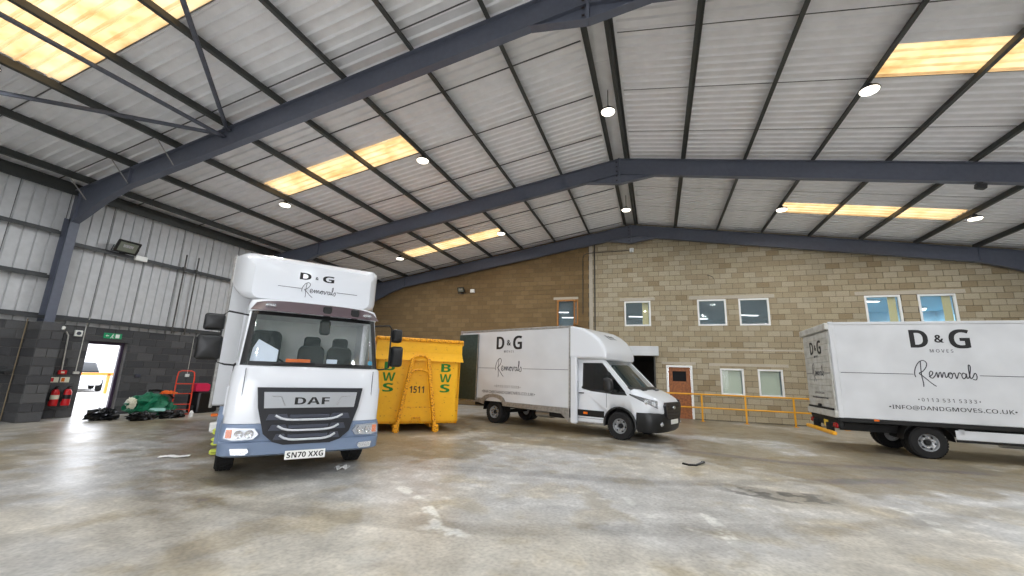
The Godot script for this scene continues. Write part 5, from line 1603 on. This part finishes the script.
func build_fittings() -> void:
	# on the side wall
	var lw := LEFT_X
	var side := Basis(Vector3(0, 0, -1), Vector3.UP, Vector3(1, 0, 0))
	floodlight(Transform3D(side, Vector3(lw + 0.12, 4.82, -7.4)), "large black floodlight on the wall rail above the exit sign", 1.2)
	tag(obj("junction_box", sh().cbox(Vector3(lw + 0.18, 4.71, -7.88), Vector3(0.1, 0.15, 0.32), 0.01).done(0.0), M.white_plastic), "white junction box on the wall rail beside the floodlight", "box")
	var k := 0
	for z in [-9.15, -9.55]:
		var p := base("stand_pipe", shift(Vector3(lw + 0.2, 2.5, z)))
		tag(p, "dark upright pipe on the cladding, " + ["on the fire exit's side of its pair", "on the box truck's side of its pair"][k], "pipe", "upright pipes on the cladding")
		obj("pipe", sh().tube([Vector3.ZERO, Vector3(0, 2.7, 0)], 0.022, 8).done(), M.conduit, p)
		for y in [0.2, 2.25]:
			obj("clip", sh().cbox(Vector3(-0.03, y, 0), Vector3(0.1, 0.04, 0.07), 0.006).done(0.0), M.conduit, p)
		k += 1
	# exit sign
	var ex := base("exit_sign", Transform3D(side, Vector3(lw + 0.004, 2.28, -7.71)))
	tag(ex, "green running man exit sign over the bright doorway", "sign")
	obj("sign_board", sh().cbox(Vector3(0, 0, 0.01), Vector3(0.44, 0.16, 0.02), 0.004).done(0.0), M.exit_green, ex)
	var man := sh()
	man.box(Vector3(-0.02, 0.0, 0.022), Vector3(0.025, 0.06, 0.004), Basis(Vector3(0, 0, 1), -0.3)).box(Vector3(-0.04, -0.045, 0.022), Vector3(0.016, 0.05, 0.004), Basis(Vector3(0, 0, 1), -0.7)).box(Vector3(0.0, -0.045, 0.022), Vector3(0.016, 0.05, 0.004), Basis(Vector3(0, 0, 1), 0.5)).box(Vector3(0.01, 0.01, 0.022), Vector3(0.04, 0.012, 0.004), Basis(Vector3(0, 0, 1), -0.4))
	man.lathe([[0.0, 0.0], [0.013, 0.0], [0.013, 0.004], [0.0, 0.004]], Vector3(0.0, 0.048, 0.02), Basis(Vector3.RIGHT, PI / 2), 12)
	obj("running_man", man.done(0.0), M.white_plastic, ex)
	obj("arrow", sh().prism(PackedVector2Array([Vector2(-0.16, 0.012), Vector2(-0.1, 0.012), Vector2(-0.1, -0.012), Vector2(-0.16, -0.012)]), shift(Vector3(0, 0, 0.019)), 0.004).prism(PackedVector2Array([Vector2(-0.18, 0), Vector2(-0.145, 0.035), Vector2(-0.145, -0.035)]), shift(Vector3(0, 0, 0.019)), 0.004).done(0.0), M.white_plastic, ex)
	obj("doorway_mark", sh().box(Vector3(0.11, 0, 0.021), Vector3(0.1, 0.11, 0.004)).done(0.0), M.white_plastic, ex)
	# extinguishers, signs, alarm point
	k = 0
	for z in [-6.7, -6.95]:
		var e := base("fire_extinguisher", shift(Vector3(lw + 0.125, 0.34, z)))
		tag(e, "red fire extinguisher on the wall, " + ["next to the block pier", "next to the fire exit"][k], "extinguisher", "fire extinguishers by the exit")
		obj("cylinder", sh().lathe([[0.0, 0.0], [0.085, 0.0], [0.09, 0.03], [0.09, 0.34], [0.06, 0.41], [0.03, 0.43], [0.0, 0.43]], Vector3.ZERO, Basis.IDENTITY, 20).done(), M.red_paint, e)
		obj("label_band", sh().lathe([[0.091, 0.17], [0.0915, 0.17], [0.0915, 0.28], [0.091, 0.28]], Vector3.ZERO, Basis.IDENTITY, 20).done(), M.sign_cream if k == 0 else M.black_plastic, e)
		obj("valve", sh().cbox(Vector3(0, 0.46, 0), Vector3(0.05, 0.07, 0.05), 0.01).cbox(Vector3(0.05, 0.5, 0), Vector3(0.13, 0.015, 0.02), 0.004).done(0.0), M.black_plastic, e)
		obj("hose", sh().tube([Vector3(0, 0.46, 0.02), Vector3(0.03, 0.4, 0.1), Vector3(0.03, 0.2, 0.11), Vector3(0.03, 0.12, 0.1)], 0.012, 6).done(), M.black_plastic, e)
		obj("wall_bracket", sh().box(Vector3(-0.1, 0.3, 0), Vector3(0.02, 0.1, 0.06)).done(0.0), M.black_plastic, e)
		k += 1
	k = 0
	for z in [-6.66, -6.88]:
		var s := base("safety_sign", Transform3D(side, Vector3(lw + 0.003, 1.01, z)))
		tag(s, ["cream safety sign over the extinguisher next to the pier", "cream safety sign over the extinguisher next to the exit"][k], "sign", "extinguisher signs")
		obj("sign_board", sh().cbox(Vector3(0, 0, 0.004), Vector3(0.19, 0.14, 0.008), 0.002).done(0.0), M.sign_cream, s)
		obj("sign_mark", sh().box(Vector3(-0.04, 0.0, 0.009), Vector3(0.07, 0.1, 0.002)).done(0.0), M.red_paint if k == 0 else M.orange_lens, s)
		k += 1
	var cp := base("call_point", Transform3D(side, Vector3(lw + 0.004, 1.21, -6.78)))
	tag(cp, "small red fire alarm call point above the cream signs", "alarm")
	obj("call_box", sh().cbox(Vector3(0, 0, 0.025), Vector3(0.18, 0.11, 0.05), 0.008).done(0.0), M.red_paint, cp)
	obj("break_glass", sh().box(Vector3(0, 0, 0.052), Vector3(0.07, 0.05, 0.004)).done(0.0), M.sign_cream, cp)
	tag(obj("white_conduit", sh().tube([Vector3(lw + 0.02, 1.27, -6.76), Vector3(lw + 0.02, 2.2, -6.72), Vector3(lw + 0.02, 2.3, -6.66)], 0.016, 6).done(), M.conduit_white), "white conduit running up from the red call point", "conduit")
	tag(obj("switch_conduit", sh().tube([Vector3(lw + 0.015, 1.24, -7.06), Vector3(lw + 0.015, 2.5, -7.05), Vector3(lw + 0.1, 2.75, -7.05)], 0.011, 6).done(), M.conduit_white), "thin pale conduit beside the fire exit frame", "conduit")
	tag(obj("light_switch", sh().cbox(Vector3(lw + 0.025, 1.2, -7.07), Vector3(0.05, 0.07, 0.13), 0.008).done(0.0), M.conduit_white), "pale light switch box beside the fire exit frame", "switch")
	var sq := base("alarm_sounder", Transform3D(side, Vector3(lw + 0.004, 2.28, -6.91)))
	tag(sq, "square white sounder box with a round grille high on the block wall", "alarm")
	obj("sounder_box", sh().cbox(Vector3(0, 0, 0.03), Vector3(0.17, 0.17, 0.06), 0.01).done(0.0), M.white_plastic, sq)
	obj("grille_ring", sh().lathe([[0.0, 0.0], [0.05, 0.0], [0.05, 0.006], [0.0, 0.006]], Vector3(0, 0, 0.06), Basis(Vector3.RIGHT, PI / 2), 16).done(), M.grille_grey, sq)
	tag(obj("bulkhead_lamp", sh().cbox(Vector3(-14.66, 2.36, -6.32), Vector3(0.06, 0.1, 0.07), 0.02).done(), M.white_plastic), "small white bulkhead fitting at the top corner of the pier", "fitting")
	tag(obj("corner_pipe", sh().tube([Vector3(lw + 0.03, 0.02, -5.86), Vector3(lw + 0.03, 2.55, -5.86)], 0.011, 6).done(), mat("pipe_tan", c8(140, 124, 96), 0.6)), "tan pipe up the corner between the wall and the pier", "pipe")
	tag(obj("cable_tray", sh().box(Vector3(lw + 0.08, 1.25, -3.0), Vector3(0.12, 0.06, 5.6)).done(0.0), M.rail_steel), "grey cable tray along the block dado beyond the pier", "tray")
	tag(obj("wall_socket", sh().cbox(Vector3(lw + 0.025, 1.13, -8.55), Vector3(0.05, 0.1, 0.15), 0.008).done(0.0), M.grille_grey), "grey socket box on the block wall past the exit", "socket")
	var so := base("drop_socket", shift(Vector3(lw + 0.015, 1.15, -10.0)))
	tag(so, "white socket on a drop cable above the red sack truck", "socket")
	obj("socket_box", sh().cbox(Vector3(0.02, 0, 0), Vector3(0.05, 0.1, 0.13), 0.008).done(0.0), M.white_plastic, so)
	obj("drop_cable", sh().tube([Vector3(0.01, 0.05, 0), Vector3(0.01, 1.35, 0.0)], 0.008, 6).done(), M.conduit_white, so)

	# on the gable wall
	floodlight(shift(Vector3(-9.47, 5.66, BACK_Z + 0.02)), "black floodlight high on the stained gable wall", 0.8)
	tag(obj("junction_box", sh().cbox(Vector3(-8.9, 5.72, BACK_Z + 0.05), Vector3(0.24, 0.18, 0.1), 0.01).done(0.0), M.white_plastic), "white junction box on the gable wall beside the floodlight", "box")
	tag(obj("dark_conduit", sh().tube([Vector3(-2.62, 2.96, BACK_Z + 0.03), Vector3(-2.62, 7.9, BACK_Z + 0.03)], 0.028, 8).done(), M.conduit), "dark upright conduit beside the pale joint in the gable wall", "conduit")
	tag(obj("bent_conduit", sh().tube([Vector3(-3.18, 4.4, BACK_Z + 0.025), Vector3(-3.18, 7.1, BACK_Z + 0.025), Vector3(-3.12, 7.28, BACK_Z + 0.025), Vector3(-2.98, 7.35, BACK_Z + 0.04), Vector3(-2.6, 7.36, BACK_Z + 0.085), Vector3(-1.02, 7.38, BACK_Z + 0.03)], 0.016, 6).done(), M.conduit), "thin dark conduit bending across to the white sensor", "conduit")
	var sn := base("movement_sensor", shift(Vector3(-0.91, 7.37, BACK_Z + 0.0)))
	tag(sn, "small white sensor box under the ridge on the gable wall", "sensor")
	obj("sensor_box", sh().cbox(Vector3(0, 0, 0.06), Vector3(0.19, 0.2, 0.12), 0.02).done(), M.white_plastic, sn)
	obj("sensor_eye", sh().lathe([[0.0, 0.0], [0.05, 0.0], [0.035, 0.03], [0.0, 0.035]], Vector3(0, -0.03, 0.12), Basis(Vector3.RIGHT, PI / 2), 14).done(), M.white_panel, sn)
	tag(obj("wall_cable", sh().tube([Vector3(2.2, 6.05, BACK_Z + 0.02), Vector3(2.32, 6.0, BACK_Z + 0.05), Vector3(2.42, 5.95, BACK_Z + 0.03), Vector3(2.44, 5.86, BACK_Z + 0.02)], 0.012, 6).done(), M.conduit), "short curl of dark cable sticking out of the gable wall", "cable")

	var rs := base("rafter_sensor", shift(Vector3(7.7, roof_y(7.7, -0.56) - 0.012, FRAMES[1])))
	tag(rs, "small dark sensor box clamped under the rafter above the grubby removals van", "sensor")
	obj("clamp", sh().box(Vector3(0, -0.015, 0), Vector3(0.08, 0.03, 0.1)).done(0.0), M.conduit, rs)
	obj("sensor_box", sh().cbox(Vector3(0, -0.1, 0.02), Vector3(0.2, 0.14, 0.14), 0.02, Basis(Vector3(0, 0, 1), -0.25)).done(), M.lamp_body, rs)

	# yellow guard rail
	var g := base("guard_rail", shift(Vector3(0, 0, -18.35)))
	tag(g, "yellow tubular guard rail in front of the brown door", "railing")
	obj("top_rail", sh().tube([Vector3(0.1, 1.03, 0), Vector3(8.6, 1.03, 0)], 0.03, 10).done(), M.yellow_paint, g)
	obj("mid_rail", sh().tube([Vector3(0.1, 0.52, 0), Vector3(8.6, 0.52, 0)], 0.03, 10).done(), M.yellow_paint, g)
	for x in [0.1, 1.63, 3.16, 4.75, 6.3, 7.85]:
		var p := obj("post", sh().tube([Vector3(x, 0, 0), Vector3(x, 1.04, 0)], 0.034, 10).done(), M.yellow_paint, g)
		obj("base_plate", sh().box(Vector3(x, 0.006, 0), Vector3(0.15, 0.012, 0.15)).done(0.0), M.yellow_paint, p)


func build_clutter() -> void:
	var gs := base("green_sack", shift(Vector3(-14.0, 0, -8.28)))
	tag(gs, "green rolled tarpaulin sack slumped over black bags by the wall", "sack")
	obj("sack", lump(Vector3(0, 0.3, 0), Vector3(0.42, 0.36, 0.52), 4, 0.5, 0.05), M.green_sack, gs)
	obj("sack", lump(Vector3(0.1, 0.2, -0.36), Vector3(0.28, 0.22, 0.26), 9, 0.5, 0.05), M.green_sack, gs)
	var lb := Transform3D(Basis(Vector3.UP, deg_to_rad(58)), Vector3(0.33, 0.2, 0.1))
	obj("print_patch", sh().cbox(Vector3(0.1, 0.03, 0.07), Vector3(0.4, 0.09, 0.02), 0.005, Basis(Vector3.RIGHT, -0.4)).done(0.0), mat("print_pale", c8(150, 200, 190), 0.6), gs, lb)
	obj("end_label", lump(Vector3(0.08, 0.42, 0.5), Vector3(0.2, 0.14, 0.08), 12, 0.5), M.sign_cream, gs)
	var i := 0
	for q in [[-14.1, -7.3, 0.3, 0.16, 0.3, 5], [-13.32, -7.75, 0.17, 0.12, 0.32, 6], [-13.3, -8.5, 0.17, 0.12, 0.3, 7]]:
		var o := obj("black_bag", lump(Vector3(0, q[3] * 0.8, 0), Vector3(q[2], q[3], q[4]), q[5], 0.7, 0.004), M.black_bag, null, shift(Vector3(q[0], 0, q[1])))
		tag(o, ["black plastic bag lying towards the fire exit", "black plastic bag under the middle of the green sack", "black plastic bag lying towards the red sack truck"][i], "bag", "black bags under the green sack")
		i += 1
	tag(obj("black_strap", sh().tube([Vector3(-14.05, 0.74, -8.2), Vector3(-14.0, 0.76, -8.4), Vector3(-14.0, 0.68, -8.7), Vector3(-14.1, 0.5, -8.95)], 0.035, 8).done(), M.black_bag), "thick black hose looped over the green sack", "hose")
	tag(obj("orange_rag", lump(Vector3.ZERO, Vector3(0.14, 0.08, 0.18), 21, 0.7), M.orange_cloth, null, shift(Vector3(-13.72, 0.66, -8.55))), "orange rag on top of the green sack", "rag")
	tag(obj("white_jug", sh().lathe([[0.0, 0.0], [0.055, 0.0], [0.06, 0.02], [0.06, 0.12], [0.03, 0.16], [0.02, 0.18], [0.0, 0.18]], Vector3(-13.25, 0.0, -9.0), Basis.IDENTITY, 18).done(), M.white_plastic), "white plastic jug between the green sack and the red sack truck", "jug")
	# sack truck
	var t := base("sack_truck", Transform3D(Basis(Vector3.UP, deg_to_rad(60)), Vector3(-14.1, 0, -9.22)))
	tag(t, "red orange tubular sack truck leaning by the block wall", "trolley")
	for sx in [-1, 1]:
		obj("upright", sh().tube([Vector3(sx * 0.22, 0.05, 0.06), Vector3(sx * 0.22, 1.1, -0.12), Vector3(sx * 0.2, 1.28, -0.16)], 0.018, 8).done(), M.trolley_red, t)
		var w := obj("wheel", sh().lathe([[0.05, -0.04], [0.12, -0.045], [0.13, 0.0], [0.12, 0.045], [0.05, 0.04]], Vector3(sx * 0.28, 0.13, -0.1), Basis(Vector3(0, 0, 1), PI / 2), 20).done(), M.tyre, t)
		obj("hub", sh().lathe([[0.0, -0.03], [0.05, -0.03], [0.05, 0.03], [0.0, 0.03]], Vector3(sx * 0.28, 0.13, -0.1), Basis(Vector3(0, 0, 1), PI / 2), 14).done(), M.trolley_red, w)
	obj("handle", sh().tube([Vector3(-0.2, 1.28, -0.16), Vector3(-0.12, 1.32, -0.17), Vector3(0.12, 1.32, -0.17), Vector3(0.2, 1.28, -0.16)], 0.018, 8).done(), M.trolley_red, t)
	for y in [0.3, 0.62, 0.92]:
		obj("cross_bar", sh().tube([Vector3(-0.22, y, 0.06 - 0.17 * y), Vector3(0.22, y, 0.06 - 0.17 * y)], 0.015, 8).done(), M.trolley_red, t)
	obj("toe_plate", sh().box(Vector3(0, 0.02, 0.16), Vector3(0.46, 0.012, 0.22)).done(0.0), M.trolley_red, t)
	obj("axle", sh().tube([Vector3(-0.28, 0.13, -0.1), Vector3(0.28, 0.13, -0.1)], 0.014, 8).done(), M.trolley_red, t)
	var ct := obj("black_crate", sh().cbox(Vector3(0, 0.33, 0), Vector3(0.5, 0.66, 0.7), 0.04).done(0.0), M.black_bag, null, yaw(4, Vector3(-14.25, 0, -9.98)))
	tag(ct, "black cloth-covered crate beside the red sack truck", "crate")
	tag(obj("pink_tub", sh().loft([round_rect(0.2, 0.0, 0.24, 0.06, -0.16), round_rect(0.23, -0.01, 0.26, 0.07, 0.0), round_rect(0.2, 0.0, 0.24, 0.06, 0.16)]).done(45), M.pink_plastic, null, yaw(80, Vector3(-14.2, 0.68, -9.8))), "pink plastic tub on top of the black crate", "tub")
	# litter on the floor
	tag(obj("black_strip", sh().tube([Vector3(0.4, 0.012, -8.95), Vector3(0.5, 0.014, -8.85), Vector3(0.62, 0.012, -8.9), Vector3(0.7, 0.03, -9.0), Vector3(0.78, 0.05, -9.1), Vector3(0.76, 0.03, -9.22)], 0.022, 6).done(), M.black_bag), "black strip of rubber lying on the open floor", "strip")
	i = 0
	for q in [[-7.8, -5.15, 0.42, 0.16, 30.0], [-4.78, -5.72, 0.2, 0.15, 60.0]]:
		var s := obj("paper_scrap", sh().sheet(func(u, v): return Vector3((u - 0.5) * q[2], 0.006 + 0.05 * pow(absf(sin(u * 5.0 + v * 3.0)), 2.0) * (0.3 if i == 0 else 1.0), (v - 0.5) * q[3]), 8, 4, Vector3(0, 0.003, 0)).done(30), M.paper, null, yaw(q[4], Vector3(q[0], 0, q[1])))
		tag(s, ["flat white scrap of paper on the floor beside the box truck", "crumpled white scrap on the floor under the truck bumper"][i], "paper")
		i += 1


func build_outside() -> void:
	var y := struct("yard", "pale concrete yard outside the fire exit")
	obj("yard_surface", sh().box(Vector3(-40, -0.15, -12), Vector3(49, 0.28, 60)).done(0.0), M.yard_concrete, y)
	obj("yard_surface", sh().box(Vector3(0, -0.15, 26), Vector3(60, 0.28, 37.5)).done(0.0), M.yard_concrete, y)
	var b := base("neighbour_building", shift(Vector3(-50, 0, -27)))
	tag(b, "pale building across the yard beyond the fire exit", "building")
	obj("wall", sh().box(Vector3(0, 2.2, 0), Vector3(6, 4.4, 40)).done(0.0), M.yard_wall, b)
	obj("plinth", sh().box(Vector3(3.05, 0.4, 0), Vector3(0.1, 0.8, 40)).done(0.0), M.shutter_grey, b)
	var br := base("orange_barrier", shift(Vector3(-25, 0, -12.8)))
	tag(br, "orange barrier rail in the yard beyond the fire exit", "barrier")
	obj("rail", sh().box(Vector3(0, 0.92, 0), Vector3(0.08, 0.13, 7.0)).done(0.0), M.barrier_orange, br)
	for z in [-3.0, 0.0, 3.0]:
		obj("post", sh().box(Vector3(0, 0.46, z), Vector3(0.08, 0.92, 0.1)).done(0.0), M.barrier_orange, br)
	var n := 0
	for q in [[-28.5, -13.2, 70.0, "car_white"], [-29.0, -17.0, 72.0, "car_silver"]]:
		var c := base("parked_car", yaw(q[2], Vector3(q[0], 0, q[1])))
		tag(c, ["white car parked in the yard beyond the orange barrier", "silver car parked in the yard beyond the orange barrier"][n], "car")
		var rings := []
		for r in [[-2.1, 0.75, 0.35, 0.75], [-1.9, 0.86, 0.3, 0.95], [-1.0, 0.88, 0.28, 0.98], [0.9, 0.88, 0.28, 0.95], [1.7, 0.84, 0.3, 0.82], [2.1, 0.7, 0.36, 0.66]]:
			rings.append(round_rect(r[1], r[2], r[3], 0.14, r[0]))
		obj("body", sh().loft(rings).done(35), M[q[3]], c)
		var top := []
		for r in [[-1.7, 0.72, 0.9, 1.0], [-1.1, 0.7, 0.9, 1.42], [0.1, 0.7, 0.9, 1.44], [1.0, 0.74, 0.9, 0.98]]:
			top.append(round_rect(r[1], r[2], r[3], 0.12, r[0]))
		obj("cabin", sh().loft(top).done(35), M.dark_glass, c)
		for sx in [-1, 1]:
			for z in [-1.3, 1.3]:
				obj("wheel", sh().lathe([[0.0, -0.1], [0.3, -0.1], [0.32, 0.0], [0.3, 0.1], [0.0, 0.1]], Vector3(sx * 0.8, 0.32, z), Basis(Vector3(0, 0, 1), PI / 2), 20).done(), M.tyre, c)
		n += 1


# ------------------------------------------------------------------ scene
const LAMP_ENERGY := 24.0

func _ready() -> void:
	var cam := Camera3D.new()
	cam.name = "camera"
	cam.position = EYE
	cam.rotation = Vector3(0.20623, 0.33971, 0.03394)
	cam.fov = 70.07
	cam.near = 0.05
	cam.far = 400.0
	cam.current = true
	add_child(cam)

	var env := Environment.new()
	env.background_mode = Environment.BG_SKY
	var sky := Sky.new()
	var sm := ProceduralSkyMaterial.new()
	sm.sky_top_color = Color(0.86, 0.885, 0.93)
	sm.sky_horizon_color = Color(0.95, 0.95, 0.96)
	sm.ground_bottom_color = Color(0.5, 0.5, 0.5)
	sm.ground_horizon_color = Color(0.8, 0.8, 0.8)
	sky.sky_material = sm
	env.sky = sky
	env.background_energy_multiplier = 15.0
	env.tonemap_mode = Environment.TONE_MAPPER_LINEAR
	env.tonemap_exposure = 0.52
	env.sdfgi_enabled = true
	env.ssao_enabled = true
	env.ssil_enabled = true
	var we := WorldEnvironment.new()
	we.name = "environment"
	we.environment = env
	add_child(we)

	rng.seed = 11
	make_materials()
	build_walls(cam)
	build_roof()
	build_frames()
	build_windows()
	build_doors()
	build_outside()
	build_truck()
	build_vans()
	build_skip()
	build_lamps()
	build_fittings()
	build_clutter()
